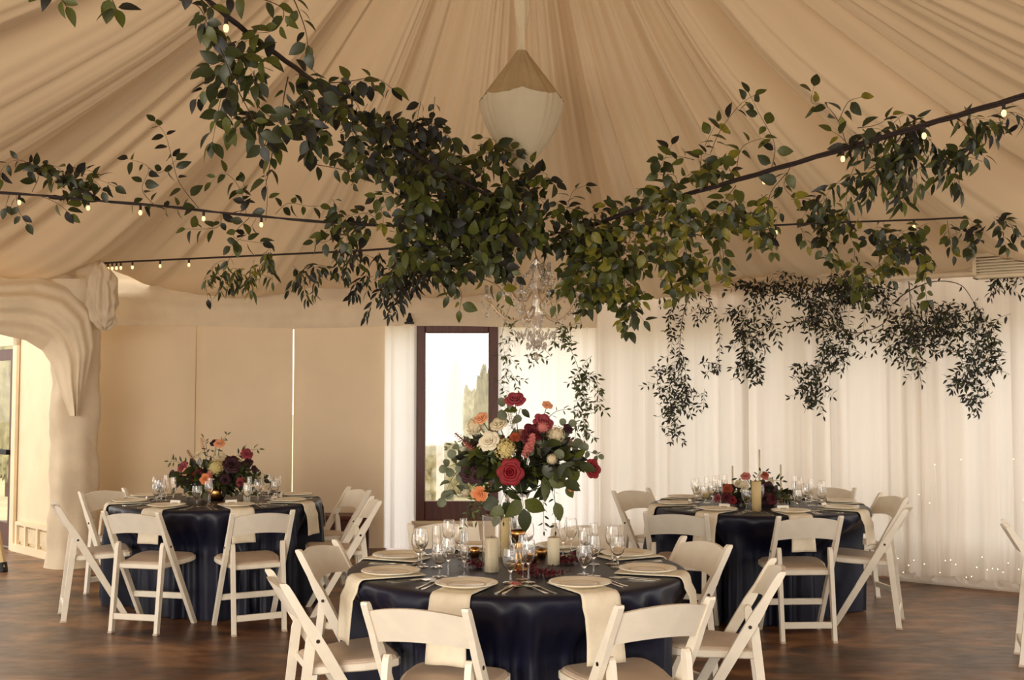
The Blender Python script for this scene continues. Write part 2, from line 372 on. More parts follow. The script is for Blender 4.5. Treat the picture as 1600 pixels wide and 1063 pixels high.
def knot(u, v):
    a = 2 * math.pi * u; ph = math.pi * v; r = math.sin(ph) ** 0.8
    w = 1 + 0.10 * math.sin(a * 9 + 5 * v) + 0.34 * noise.noise(Vector((math.cos(a) * 2.5, math.sin(a) * 2.5, v * 7))) + .06 * math.sin(v * 40 + 3 * math.sin(a * 2))
    return (kc.x + 0.125 * r * w * math.cos(a) + 0.05 * (v - .5), kc.y + 0.12 * r * w * math.sin(a), kc.z + 0.30 * math.cos(ph) * (1 + .05 * math.sin(a * 5)))
o = link('gathered_cloth_knot', MB().grid(knot, 90, 60, True).mesh('gathered_cloth_knot', 'cloth', True)); tag(o, 'bunched cream cloth knot tied at the top of the draped column', 'drapery')
o.data.transform(Matrix.Identity(4))
top = [(-420, 420, 7.8), (-250, 424, 8.4), (-100, 430, 9.0), (0, 437, 9.35), (60, 434, 9.6), (110, 450, 9.72), (140, 486, 9.78), (146, 540, 9.76), (134, 600, 9.74), (122, 650, 9.78)]
bot = [(-420, 470, 7.8), (-250, 492, 8.4), (-100, 510, 9.0), (0, 523, 9.35), (40, 532, 9.6), (66, 548, 9.72), (82, 572, 9.74), (92, 605, 9.74), (108, 650, 9.78)]
def pl(pts, u):
    s = u * (len(pts) - 1); i = min(int(s), len(pts) - 2); t = s - i; t = t * t * (3 - 2 * t) * 0.4 + t * 0.6
    return P(*pts[i]).lerp(P(*pts[i + 1]), t)
def sw(u, v):
    a, b = pl(top, u), pl(bot, u); p = a.lerp(b, v)
    q = 0.16 * math.sin(math.pi * v) + 0.022 * math.sin(v * 15 + 4 * u) * math.sin(math.pi * v) + 0.012 * math.sin(v * 31 + 9 * u)
    return (p.x + q * 0.5, p.y - q, p.z)
o = link('swag_drape', MB().grid(sw, 90, 36).mesh('swag_drape', 'cloth', True)); tag(o, 'cream cloth swag arching over the left alcove', 'drapery')
A0 = Vector((-4.15, 10.2)); A1 = Vector((-5.27, 11.3)); dA = A1 - A0
def ap(t, off=0.0):
    n = Vector((-dA.y, dA.x)).normalized() * off; q = A0 + dA * t + n; return q
def aslab(t0, t1, z0, z1, o0, o1, mbx):
    p, q, r_, s_ = ap(t0, o0), ap(t1, o0), ap(t1, o1), ap(t0, o1)
    mbx.add([(p.x, p.y, z0), (q.x, q.y, z0), (r_.x, r_.y, z0), (s_.x, s_.y, z0), (p.x, p.y, z1), (q.x, q.y, z1), (r_.x, r_.y, z1), (s_.x, s_.y, z1)], [(0,3,2,1),(4,5,6,7),(0,1,5,4),(1,2,6,5),(2,3,7,6),(3,0,4,7)]); return mbx
mb = MB(); aslab(0.0, 0.70, 0, 2.8, -0.01, -0.1, mb); aslab(0.70, 1.75, 2.05, 2.8, -0.01, -0.1, mb); aslab(1.75, 2.6, 0, 2.8, -0.01, -0.1, mb)
wl_ = struct('wall_left', mb, 'wall')
part('door_casing', aslab(0.66, 0.72, 0, 2.12, 0.0, 0.03, MB()), 'wall', wl_); part('door_casing', aslab(0.66, 1.8, 2.02, 2.12, 0.0, 0.03, MB()), 'wall', wl_)
dr = struct('door_1', aslab(0.725, 0.80, 0.02, 1.99, -0.04, 0.0, MB()), 'wood')
part('door_rail', aslab(0.80, 1.68, 0.02, 0.25, -0.04, 0.0, MB()), 'wood', dr); part('door_rail', aslab(0.80, 1.68, 1.88, 1.99, -0.04, 0.0, MB()), 'wood', dr)
part('push_bar', aslab(0.78, 1.70, 0.93, 0.98, 0.0, 0.04, MB()), 'blackm', dr); part('door_stile', aslab(1.68, 1.745, 0.02, 1.99, -0.04, 0.0, MB()), 'wood', dr)
part('door_pane', aslab(0.80, 1.68, 0.25, 1.88, -0.024, -0.018, MB()), 'pane', dr)
bb = struct('baseboard_left', aslab(0.02, 0.66, 0.0, 0.07, 0.0, 0.05, MB()), 'wall')
for a, b in ((0.12, 0.27), (0.31, 0.45), (0.49, 0.58)):
    part('vent_panel', aslab(a, b, 0.10, 0.24, 0.0, 0.015, MB()), 'vent', bb)
for a in (0.09, 0.285, 0.465, 0.60): part('vent_bar', aslab(a, a + 0.025, 0.07, 0.28, 0.0, 0.03, MB()), 'wall', bb)
part('vent_bar', aslab(0.09, 0.625, 0.26, 0.29, 0.0, 0.032, MB()), 'wall', bb)

# ------------------------------------------------------------------ outside
def blob(name, label, c, r, m, cat='tree', n=16, trunk=0.1):
    root = thing(name, label, cat, (c[0], c[1], -0.12))
    def fn(u, v):
        a = 2 * math.pi * u; p = math.pi * v; d_ = Vector((math.sin(p) * math.cos(a), math.sin(p) * math.sin(a), math.cos(p)))
        w = 1 + 0.3 * noise.noise(d_ * 3 + Vector(c)) + 0.15 * noise.noise(d_ * 8 + Vector(c)) + .10 * noise.noise(d_ * 21 + Vector(c))
        return (d_.x * r[0] * w, d_.y * r[1] * w, c[2] + 0.12 + d_.z * r[2] * w)
    part('foliage', MB().grid(fn, 72, 48, True), m, root, True)
    part('trunk', MB().tube([(0, 0, 0), (0, 0, c[2])], trunk, 8), 'wood', root)
for i, (px, D, w, h, m, lb) in enumerate([(668, 20, .26, 1.75, 'hedge', 'haze-paled bushy tree outside left of the white post'), (701, 27, .30, 1.70, 'hedge', 'haze-paled bushy tree outside right of the white post'), (711, 22, .16, 2.0, 'cypress', 'slim pale cypress outside right of the white post'), (733, 30, .42, 1.55, 'hedge', 'low haze-paled tree outside between the two cypresses'), (757, 24, .22, 1.95, 'cypress', 'pale cypress outside by the right window stile'), (683, 16, .34, 0.8, 'hedge', 'pale low shrub outside at the window foot'), (735, 18, .45, 0.9, 'hedge', 'pale low shrub outside at the right window foot')]):
    X = (px - 800) / F * D; blob('garden_tree' if h > 1.2 else 'garden_bush', lb, (X, D, h * 0.5), (w, w, h * 0.55), m, 'tree' if h > 1.2 else 'bush', trunk=.04)
pp = (688 - 800) / F * 15; mb = MB(); mb.box((pp - .05, 15, -0.12), (pp + .05, 15.1, 1.6), None, .01)
o = link('fence_post', mb.mesh('fence_post', 'post', False)); tag(o, 'slim white post standing outside behind the window', 'post')
X = -0.95; 
for k, (px, D) in enumerate([(-30, 26), (4, 22), (17, 18)]):
    blob('garden_tree', ['haze-paled tree outside the left glass door', 'pale tree seen at the middle of the left glass door', 'low pale tree outside by the left door stile'][k], ((px - 800) / F * D, D, 1.4), ((.5, .45, .25)[k],) * 2 + (1.3,), 'hedge', trunk=.05)

# ------------------------------------------------------------------ louvred vent at the right eave, floodlight, bench, easel
q = CL0.lerp(CL1, 0.80); ang = math.atan2((CL1 - CL0).y, (CL1 - CL0).x)
vt = thing('louvred_vent', 'cream louvred vent box up at the right eave', 'vent', tuple(P(1588, 432, 8.35)), ang)
mb = MB(); w_, h_ = 0.62, 0.19
mb.box((-.31, -.02, 0), (-.285, .1, h_)); mb.box((.285, -.02, 0), (.31, .1, h_)); mb.box((-.31, -.02, 0), (.31, .1, .025)); mb.box((-.31, -.02, h_ - .025), (.31, .1, h_)); mb.box((-.3, .08, 0), (.3, .1, h_))
part('frame', mb, 'vent', vt)
for k in range(6): part('slat', MB().box((-.285, 0, .03 + .023 * k), (.285, .03, .04 + .023 * k)), 'vent', vt)
fl = thing('floodlight', 'small dark floodlight on the drape above the window corner', 'lamp', tuple(P(640, 503, 10.78)))
part('head', MB().lathe([(0.0, .09), (.012, .085), (.02, .05), (.035, .02), (.03, 0), (0, 0)], 12), 'blackm', fl, True); part('bracket', MB().box((-.05, -.01, -.02), (.04, .05, 0)), 'blackm', fl)
be = thing('bench', 'low dark wooden bench against the wall behind the left table', 'bench', (wx(523, 10.55), 10.6, 0))
part('seat', MB().box((-.34, -.16, .35), (.34, .16, .385), None, .004), 'wood', be); part('apron', MB().box((-.31, -.13, .24), (.31, -.10, .35)), 'wood', be)
for sx in (-1, 1):
    for sy in (-1, 1): part('leg', MB().box((sx * .29 - .025, sy * .12 - .025, 0), (sx * .29 + .025, sy * .12 + .025, .35)), 'wood', be)
ea = thing('easel', 'cream wooden easel leg with black rubber foot by the left door', 'easel', (-4.66, 9.62, 0))
for a, b in (((0.26, -.0, .03), (-.22, .35, 1.5)), ((-.5, 0, .03), (-.30, .35, 1.5)), ((-.3, .8, .03), (-.26, .38, 1.45))):
    lg = part('leg', MB().bar(a, b, .035, .05, (1, 0, 0)), 'waxtan', ea)
    d_ = (Vector(b) - Vector(a)).normalized(); part('rubber_foot', MB().tube([Vector((a[0], a[1], 0)), Vector(a) + d_ * .05], .034, 8), 'blackm', lg)
part('crossbar', MB().box((-.40, .12, .45), (.08, .15, .5), None, .004), 'waxtan', ea)

# ------------------------------------------------------------------ chairs
def zpost(y): return (y, )
def make_chair():
    t = thing('folding_chair', 'x', 'chair')
    YT, YF = -0.27, 0.19
    def py(z): return YT + (YF - YT) * (0.78 - z) / 0.78
    hw = 0.195
    for s in (-1, 1):
        mb = MB()
        # long post: flat board, shaped: wider between seat and top
        prof = [(0.0, .018), (0.03, .021), (0.30, .024), (0.50, .027), (0.60, .026), (0.66, .019), (0.74, .019), (0.775, .017), (0.785, .010)]
        vs = []; fs = []
        for z, h in prof:
            y = py(z)
            for (dx, dy) in ((-.0125, -h), (.0125, -h), (.0125, h), (-.0125, h)): vs.append((s * hw + dx, y + dy, z))
        for i in range(len(prof) - 1):
            for k in range(4): fs.append((i*4+k, i*4+(k+1) % 4, (i+1)*4+(k+1) % 4, (i+1)*4+k))
        fs += [(3, 2, 1, 0), tuple(range(len(prof)*4 - 4, len(prof)*4))]
        mb.add(vs, fs); lg = part('leg', mb, 'chair', t)
        part('bolt', MB().tube([(s * (hw + .012), py(.55), .55), (s * (hw + .016), py(.55), .55)], .008, 8), 'bolt', lg)
        # rear leg: rounded head at z .57
        mb = MB(); hr = 0.163; pr = [(0, -.215, .017), (.45, -.165, .019), (.54, -.155, .019), (.565, -.152, .014), (.575, -.151, .006)]
        vs = []; fs = []
        for z, y, h in pr:
            for (dx, dy) in ((-.0125, -h), (.0125, -h), (.0125, h), (-.0125, h)): vs.append((s * hr + dx, y + dy, z))
        for i in range(len(pr) - 1):
            for k in range(4): fs.append((i*4+k, i*4+(k+1) % 4, (i+1)*4+(k+1) % 4, (i+1)*4+k))
        fs += [(3, 2, 1, 0), tuple(range(len(pr)*4 - 4, len(pr)*4))]
        lg = part('leg', mb.add(vs, fs), 'chair', t)
        part('foot_cap', MB().box((s * hr - .014, -.235, 0), (s * hr + .014, -.195, .012)), 'pad', lg)
    # stretchers
    part('stretcher', MB().box((-.15, -.216, .085), (.15, -.194, .125), None, .004), 'chair', t)
    part('stretcher', MB().box((-.183, py(.2) - .011, .18), (.183, py(.2) + .011, .22), None, .004), 'chair', t)
    # backrest rail, bowed back and arched on top
    vs = []; fs = []; n = 14
    for i in range(n + 1):
        u = -1 + 2 * i / n; x = u * (hw - .010); bow = -.028 * (1 - u * u); ar = .020 * (1 - u * u)
        for (z, dy) in ((.625 + ar * .9, -.009), (.625 + ar * .9, .009), (.75 + ar * 1.25, .009), (.75 + ar * 1.25, -.009)):
            vs.append((x, py(z) + bow + dy, z))
    for i in range(n):
        for k in range(4): fs.append((i*4+k, (i+1)*4+k, (i+1)*4+(k+1) % 4, i*4+(k+1) % 4))
    fs += [(0, 1, 2, 3), tuple(range(n*4, n*4+4))[::-1]]
    part('backrest', MB().add(vs, fs), 'chair', t)
    # seat frame + pad, trapezoid with rounded corners
    def outline(y0, y1, w0, w1, r):
        pts = []
        for (cxx, cyy, a0) in ((w1 - r, y1 - r, 0), (-w1 + r, y1 - r, 90), (-w0 + r, y0 + r, 180), (w0 - r, y0 + r, 270)):
            for k in range(5): a = R(a0 + 22.5 * k); pts.append((cxx + r * math.cos(a), cyy + r * math.sin(a)))
        return pts
    def slabz(pts, layers, tilt=0.05):
        vs = []; fs = []; n = len(pts); cxx = sum(p[0] for p in pts) / n; cyy = sum(p[1] for p in pts) / n
        for z, sc_ in layers:
            for x, y in pts: vs.append((cxx + (x - cxx) * sc_, cyy + (y - cyy) * sc_, z + (y + .18) * tilt))
        for i in range(len(layers) - 1):
            for k in range(n): fs.append((i*n+k, i*n+(k+1) % n, (i+1)*n+(k+1) % n, (i+1)*n+k))
        fs += [tuple(range(n))[::-1], tuple(range((len(layers)-1)*n, len(layers)*n))]
        return MB().add(vs, fs)
    o1 = outline(-.165, -.02, .146, .172, .012) ; o2 = outline(-.165, .215, .148, .205, .035)
    # narrow at the rear so it clears the posts: custom outline
    pts = [(.148, -.16), (.178, -.02), (.2, .06), (.206, .12), (.205, .17), (.195, .2), (.17, .215), (.08, .22), (-.08, .22), (-.17, .215), (-.195, .2), (-.205, .17), (-.206, .12), (-.2, .06), (-.178, -.02), (-.148, -.16)]
    part('seat_frame', slabz(pts, [(.402, .97), (.407, 1), (.430, 1), (.434, .985)]), 'chair', t)
    part('seat_pad', slabz(pts, [(.430, .94), (.440, .94), (.447, .90), (.450, .82)]), 'pad', t)
    return t
CHAIRS = [  # x, y, facing, table index, label
 (-.256, 4.20, 71, 0, 'white folding chair at the near table front left, its back to the camera'),
 (.443, 4.27, 115, 0, 'white folding chair at the near table front right, its back to the camera'),
 (-.72, 4.67, 21, 0, 'white folding chair seen side-on at the lower left of the near table'),
 (-.71, 5.45, -17, 0, 'white folding chair on the left side of the near table, behind the side-on chair'),
 (-.335, 6.22, -75, 0, 'white folding chair behind the near table, left one, only its top rail above the glasses'),
 (.365, 6.12, -105, 0, 'white folding chair behind the near table, right one, its rail behind the flutes'),
 (.75, 5.57, 206, 0, 'white folding chair right of the near table, its back rail facing the camera'),
 (.90, 4.92, 172, 0, 'white folding chair seen side-on at the lower right of the near table'),
 (-2.37, 7.34, 76, 1, 'white folding chair at the left table front left, its back to the camera'),
 (-1.72, 7.33, 118, 1, 'white folding chair at the left table front right, its back to the camera'),
 (-2.89, 7.72, 25, 1, 'white folding chair seen side-on at the far left of the left table'),
 (-3.0, 8.55, -35, 1, 'white folding chair by the draped column behind the side-on chair'),
 (-1.45, 8.68, 212, 1, 'white folding chair in front of the low dark bench'),
 (-1.24, 7.9, 195, 1, 'white folding chair between the left table and the white drape strip'),
 (1.82, 7.09, 93, 2, 'white folding chair at the right table front, its back square to the camera'),
 (1.12, 7.28, 72, 2, 'white folding chair at the right table front left, above the near table'),
 (1.11, 8.51, -50, 2, 'white folding chair at the rear left of the right table against the curtain'),
 (2.39, 7.50, 158, 2, 'white folding chair seen side-on at the right of the right table, nearer one'),
 (2.57, 8.20, 188, 2, 'white folding chair at the right of the right table, farther one behind its neighbour'),
 (1.68, 8.71, -88, 2, 'white folding chair behind the right table beside the taper candles'),
 (2.43, 8.76, -125, 2, 'white folding chair behind the right table at its rear right'),
 (3.13, 6.36, -20, 3, 'white folding chair cut by the right edge of the picture'),
]
groups = ['chairs at the near table', 'chairs at the left table', 'chairs at the right table', 'chair at a table out of view']
chair = make_chair()
chair_children = [o for o in bpy.data.objects if o.parent == chair]
for i, (x, y, a, g, lb) in enumerate(CHAIRS):
    if i == 0: c = chair
    else:
        c = chair.copy(); COL.objects.link(c)
        for ch in chair_children:
            k = ch.copy(); COL.objects.link(k); k.parent = c
            for gc in ch.children: kk = gc.copy(); COL.objects.link(kk); kk.parent = k
    c.location = (x, y, 0); c.rotation_euler = (0, 0, R(a - 90)); tag(c, lb, 'chair', groups[g])

# ------------------------------------------------------------------ tables
TZ = 0.75
TABLES = [(0.022, 5.04, 'near table'), (-2.19, 8.2, 'left table'), (1.745, 7.86, 'right table')]
def chair_limit(ti):
    """how far out the skirt can hang at each angle before it meets a chair seat"""
    tx, ty, _ = TABLES[ti]; nn = 288; lim = np.full(nn, 2.0)
    for (x, y, a, g, lb) in CHAIRS:
        if g != ti and (x - tx) ** 2 + (y - ty) ** 2 > 1.3: continue
        c, s_ = math.cos(R(a - 90)), math.sin(R(a - 90))
        for k in range(nn):
            th = 2 * math.pi * k / nn
            for r in np.arange(.35, lim[k] if lim[k] < .9 else .9, .01):
                dx, dy = tx + r * math.cos(th) - x, ty + r * math.sin(th) - y
                lx, ly = c * dx + s_ * dy, -s_ * dx + c * dy
                if abs(lx) < .225 and -.3 < ly < .24: lim[k] = min(lim[k], r - .012); break
    lim = np.minimum(lim, .84); m = lim.copy()
    for sh in range(-3, 4): m = np.minimum(m, np.roll(lim, sh))
    ker = np.hanning(15); ker /= ker.sum(); sm = np.convolve(np.concatenate([m[-20:], m, m[:20]]), ker, 'same')[20:-20]
    return np.minimum(lim, sm)
def cloth_mesh(seed, ti):
    rg = random.Random(seed); nn = 288; comps = [(k, rg.uniform(0, 6.28), rg.uniform(.5, 1)) for k in (9, 14, 19, 26, 33, 41)]
    lim = chair_limit(ti)
    rings = [(0.0, TZ), (.3, TZ), (.6, TZ), (.70, TZ), (.735, TZ), (.752, TZ - .003), (.762, TZ - .010), (.766, TZ - .022)]
    zs = [.71, .68, .64, .60, .56, .52, .49, .46, .42, .38, .3, .22, .14, .07, .03, .004]
    vs = [(0, 0, TZ + .0)]; fs = []; allr = rings[1:] + [(None, z) for z in zs]
    for r, z in allr:
        for k in range(nn):
            a = 2 * math.pi * k / nn
            if r is None:
                t = (TZ - z) / TZ; s = sum(w * math.sin(n_ * a + p + 0.4 * math.sin(z * 4 + p)) for n_, p, w in comps) / 2.4
                s = math.copysign(abs(s) ** 0.8, s)
                rr = .766 + .02 * t + (.004 + .05 * min(1, t * 2.2)) * s
                if t < .1: rr = max(rr, .764)
                kk = min(1, max(0, (.715 - z) / .235)); kk = kk * kk * (3 - 2 * kk); rr = rr * (1 - kk) + (min(rr, lim[k]) if lim[k] > rr else lim[k] + .03 * (s - 1)) * kk
            else: rr = r
            vs.append((rr * math.cos(a), rr * math.sin(a), z))
    for k in range(nn): fs.append((0, 1 + k, 1 + (k + 1) % nn))
    for i in range(len(allr) - 1):
        for k in range(nn): fs.append((1+i*nn+k, 1+i*nn+nn+k, 1+i*nn+nn+(k+1) % nn, 1+i*nn+(k+1) % nn))
    return MB().add(vs, fs)
for i, (x, y, nm) in enumerate(TABLES):
    t = thing('round_table', 'round banquet table hidden beneath the navy cloth of the ' + nm, 'table', (x, y, 0), 0, 'round banquet tables')
    part('tabletop', MB().lathe([(0, .715), (.755, .715), (.758, .722), (.755, .738), (0, .738)], 48), 'wood', t, False)
    for k in range(4):
        a = R(45 + 90 * k); part('leg', MB().tube([(.3 * math.cos(a), .3 * math.sin(a), 0), (.3 * math.cos(a), .3 * math.sin(a), .715)], .016, 8), 'bolt', t)
    o = link('tablecloth', cloth_mesh(40 + i, i).mesh('tablecloth', 'navy', True)); o.location = (x, y, 0)
    tag(o, 'floor-length navy satin tablecloth on the ' + nm, 'tablecloth', 'navy tablecloths')

# table ware meshes
def crisp(prof):
    out = []
    for i, p in enumerate(prof):
        p = Vector(p); a = Vector(prof[i - 1]) if i else None; b = Vector(prof[i + 1]) if i < len(prof) - 1 else None
        if a is not None and b is not None and (p - a).length > 0 and (b - p).length > 0 and (p - a).angle(b - p) > .6:
            out += [tuple(p + (a - p).normalized() * min(.0008, (a - p).length * .3)), tuple(p), tuple(p + (b - p).normalized() * min(.0008, (b - p).length * .3))]
        else: out.append(tuple(p))
    return out
def lathe_me(name, prof, m, n=24): return MB().lathe(crisp([(r * .9, z * .88) for r, z in prof]) if m == 'glass' else prof, n).mesh(name, m, True)
def scaled(prof, s): return [(r * s, z * s) for r, z in prof]
ME = {}
ME['plate'] = lathe_me('charger_plate', [(0, .006), (.075, .006), (.085, .010), (.118, .018), (.126, .019), (.128, .016), (.12, .013), (.09, .003), (.07, 0), (0, 0)], 'plate', 36)
ME['plate_in'] = lathe_me('plate_well', [(0, .0085), (.070, .0085), (.074, .0105), (.076, .0085), (.076, .006)], 'plate', 32)
ME['goblet'] = lathe_me('water_goblet', [(0, 0), (.036, 0), (.036, .003), (.008, .008), (.006, .012), (.006, .05), (.012, .058), (.03, .078), (.038, .105), (.038, .13), (.034, .162), (.0325, .162), (.0365, .13), (.0365, .105), (.028, .080), (.010, .062), (0, .060)], 'glass', 20)
ME['wine'] = lathe_me('wine_glass', [(0, 0), (.034, 0), (.034, .003), (.007, .008), (.005, .012), (.005, .085), (.012, .092), (.028, .112), (.035, .14), (.033, .17), (.028, .20), (.0266, .20), (.0315, .17), (.0335, .14), (.026, .114), (.010, .096), (0, .094)], 'glass', 20)
ME['flute'] = lathe_me('champagne_flute', [(0, 0), (.030, 0), (.030, .003), (.006, .008), (.0045, .012), (.0045, .07), (.008, .078), (.019, .105), (.023, .14), (.022, .18), (.019, .215), (.0178, .215), (.0207, .18), (.0216, .14), (.0176, .107), (.007, .082), (0, .08)], 'glass', 18)
def utensil(kind):
    mb = MB(); 
    def strip(pts, th=.0022):  # (y,halfwidth,zlift)
        vs = []; fs = []
        for y, w, z in pts: vs += [(-w, y, z), (w, y, z), (w, y, z + th), (-w, y, z + th)]
        n = len(pts)
        for i in range(n - 1):
            for k in range(4): fs.append((i*4+k, i*4+(k+1) % 4, i*4+4+(k+1) % 4, i*4+4+k))
        fs += [(3, 2, 1, 0), tuple(range(n*4-4, n*4))]; mb.add(vs, fs)
    strip([(-.10, .007, 0), (-.09, .009, 0), (-.06, .006, 0), (-.01, .0035, .002), (.035, .0035, .005)])
    if kind == 'fork':
        strip([(.035, .004, .005), (.05, .011, .003), (.062, .012, .002)])
        for x in (-.0095, -.0032, .0032, .0095): mb.box((x - .0016, .06, .002), (x + .0016, .10, .0045))
    elif kind == 'spoon': strip([(.035, .0035, .005), (.05, .013, .002), (.07, .018, .001), (.088, .014, .002), (.098, .005, .004)])
    else: strip([(.0, .007, .002), (.02, .010, .002), (.08, .010, .002), (.105, .006, .002), (.115, .001, .002)])
    return mb.mesh(kind, 'silver', False)
for k in ('fork', 'spoon', 'knife'): ME[k] = utensil(k)
def napkin_me(w, hang):
    path = []
    for r in np.linspace(.47, .745, 8): path.append((r, TZ + .004))
    path += [(.758, TZ + .002), (.768, TZ - .006), (.775, TZ - .02), (.78, TZ - .045)]
    for h in np.linspace(.08, hang, 9): path.append((.795 + .05 * h, TZ - h))
    vs = []; fs = []; nw = 10; th = .004
    for layer in (0, 1):
        for i, (r, z) in enumerate(path):
            for k in range(nw + 1):
                u = (k / nw - .5); x = u * w * (1 + .02 * math.sin(i * .7)); 
                rip = .006 * math.sin(u * 7 + i * .25) * max(0, (i - 9) / 10)
                rr = math.sqrt(max(0, r * r - x * x)) if i < 12 else r - x * x / (2 * .77)
                if i < 8: rr = min(r, math.sqrt(max(0, .745 ** 2 - x * x)) ) if i == 7 else r - (x * x / (2 * .77)) * (i / 7)
                vs.append((x, rr + rip + (th * (0 if i < 9 else 1) if layer else 0), z + (th if layer and i < 9 else (th * .5 if layer and i < 12 else 0))))
    n = len(path); W_ = nw + 1
    for i in range(n - 1):
        for k in range(nw):
            a = i * W_ + k; fs.append((a, a + W_, a + W_ + 1, a + 1)); b = n * W_ + a; fs.append((b, b + 1, b + W_ + 1, b + W_))
    for i in range(n - 1):
        for k in (0, nw): a = i * W_ + k; b = n * W_ + a; f_ = (a, b, b + W_, a + W_); fs.append(f_ if k == 0 else f_[::-1])
    for i in (0, n - 1):
        for k in range(nw): a = i * W_ + k; b = n * W_ + a; f_ = (a, a + 1, b + 1, b); fs.append(f_ if i == 0 else f_[::-1])
    return MB().add(vs, fs).mesh('napkin', 'napkin', True)
ME['napkin'] = napkin_me(.168, .26); ME['napkin2'] = napkin_me(.16, .22)
SEATS = [[(-110, 'front left'), (-65, 'front right'), (-155, 'lower left'), (158, 'rear left'), (112, 'back left'), (68, 'back right'), (28, 'rear right'), (-18, 'lower right')],
         [(-108, 'front left'), (-62, 'front right'), (-156, 'lower left'), (162, 'rear left'), (112, 'back left'), (68, 'back right'), (26, 'rear right'), (-18, 'lower right')],
         [(-128, 'front left'), (-82, 'front middle'), (-173, 'left side'), (140, 'rear left'), (95, 'back middle'), (52, 'back right'), (8, 'right side'), (-38, 'front right')]]
for ti, (tx, ty, nm) in enumerate(TABLES):
    for a, sd in SEATS[ti]:
        ra = R(a); out = Vector((math.cos(ra), math.sin(ra))); side = Vector((-out.y, out.x))  # side = to the sitter's left... (sitter faces -out)
        right = Vector((-out.y, out.x))   # sitter facing the centre: right hand side
        def pos(r, s, z=TZ + .0005): return (tx + out.x * r + right.x * s, ty + out.y * r + right.y * s, z)
        rz = ra - math.pi / 2
        where = f'{sd} place of the {nm}'
        o = link('napkin', ME['napkin'] if ti == 0 else ME['napkin2']); o.location = (tx, ty, .001); o.rotation_euler = (0, 0, rz); tag(o, f'cream linen napkin hanging from the {where}', 'napkin', f'napkins on the {nm}')
        pt = thing('charger_plate', f'cream charger plate at the {where}', 'plate', pos(.60, 0, TZ + .009), rz, f'plates on the {nm}')
        link('rim', ME['plate'], pt); link('plate_well', ME['plate_in'], pt)
        hr = rz + math.pi
        jit = random.uniform(-.03, .03)
        for kind, s, r_, lab in (('fork', -.155, .615, 'inner fork left of the plate'), ('fork', -.185, .60, 'outer fork left of the plate'), ('knife', .155, .60, 'knife right of the plate'), ('spoon', .182, .59, 'spoon right of the knife')):
            o = link(kind, ME[kind]); o.location = pos(r_ - .03, s, TZ + .001); o.rotation_euler = (0, 0, hr + jit * .5); tag(o, f'silver {lab} at the {where}', kind, f'cutlery on the {nm}')
        for kind, nmx, s, r_, lab in (('goblet', 'water_goblet', .12, .43, 'round water goblet'), ('wine', 'wine_glass', .19, .40, 'tall wine glass'), ('flute', 'champagne_flute', .155, .33, 'slim champagne flute')):
            j1, j2 = random.uniform(-.012, .012), random.uniform(-.012, .012)
            o = link(nmx, ME[kind]); o.location = pos(r_ + j1, s + j2, TZ + .001); tag(o, f'{lab} at the {where}', 'glass', f'glasses on the {nm}')
        if ti:
            pc = thing('place_card', f'white tent card on the plate at the {where}', 'card', pos(.49, -.01, TZ + .004), rz, f'place cards on the {nm}')
            part('card', MB().add([(-.04, .014, 0), (.04, .014, 0), (.04, 0, .04), (-.04, 0, .04), (-.04, -.014, 0), (.04, -.014, 0)], [(0, 1, 2, 3), (3, 2, 5, 4)]), 'card', pc)
            part('ink_line', MB().box((-.022, .0065, .02), (.022, .0085, .0235)), 'ink', pc)

# ------------------------------------------------------------------ leaves and flowers
def leaf_mesh(name, m, w=.34, curl=.25, fold=.18, n=5):
    """unit-length leaf along +Y, normal +Z"""
    vs = []; fs = []
    for i in range(n + 1):
        t = i / n; hw = w * .5 * (math.sin(math.pi * t ** .8) ** .85) if 0 < t < 1 else 0.004
        z = -curl * t * t
        vs += [(-hw, t, z + fold * hw), (0, t, z), (hw, t, z + fold * hw)]
    for i in range(n): a = i * 3; fs += [(a, a + 1, a + 4, a + 3), (a + 1, a + 2, a + 5, a + 4)]
    mb = MB().add(vs, fs); me = mb.mesh(name, m, True); me['np'] = 0
    return me, np.array(vs, dtype=np.float64), fs
LEAF = {}
for key, ms in dict(broad=('lg1', 'lg2', 'lg3', 'lg4'), narrow=('lg1', 'lg2', 'lg3', 'lg4'), small=('small', 'lg4', 'lg1', 'lg2')).items():
    w = dict(broad=.60, narrow=.32, small=.36)[key]
    for m in ms:
        LEAF[(key, m)] = [leaf_mesh('leaf', m, w * s, c, .2) for s, c in ((1, .15), (.85, .45), (1.12, .3))] if key != 'small' else [leaf_mesh('leaf', m, w, .2, .3, 3)]
def euc_mesh():
    vs = [(0, .5, 0)]; fs = []; n = 10
    for k in range(n): a = 2 * math.pi * k / n; vs.append((.48 * math.cos(a), .5 + .5 * math.sin(a), .10 * math.cos(2 * a)))
    for k in range(n): fs.append((0, 1 + k, 1 + (k + 1) % n))
    mb = MB().add(vs, fs); return [(mb.mesh('leaf', 'euc', True), np.array(vs), fs)]
LEAF[('round', 'euc')] = euc_mesh()

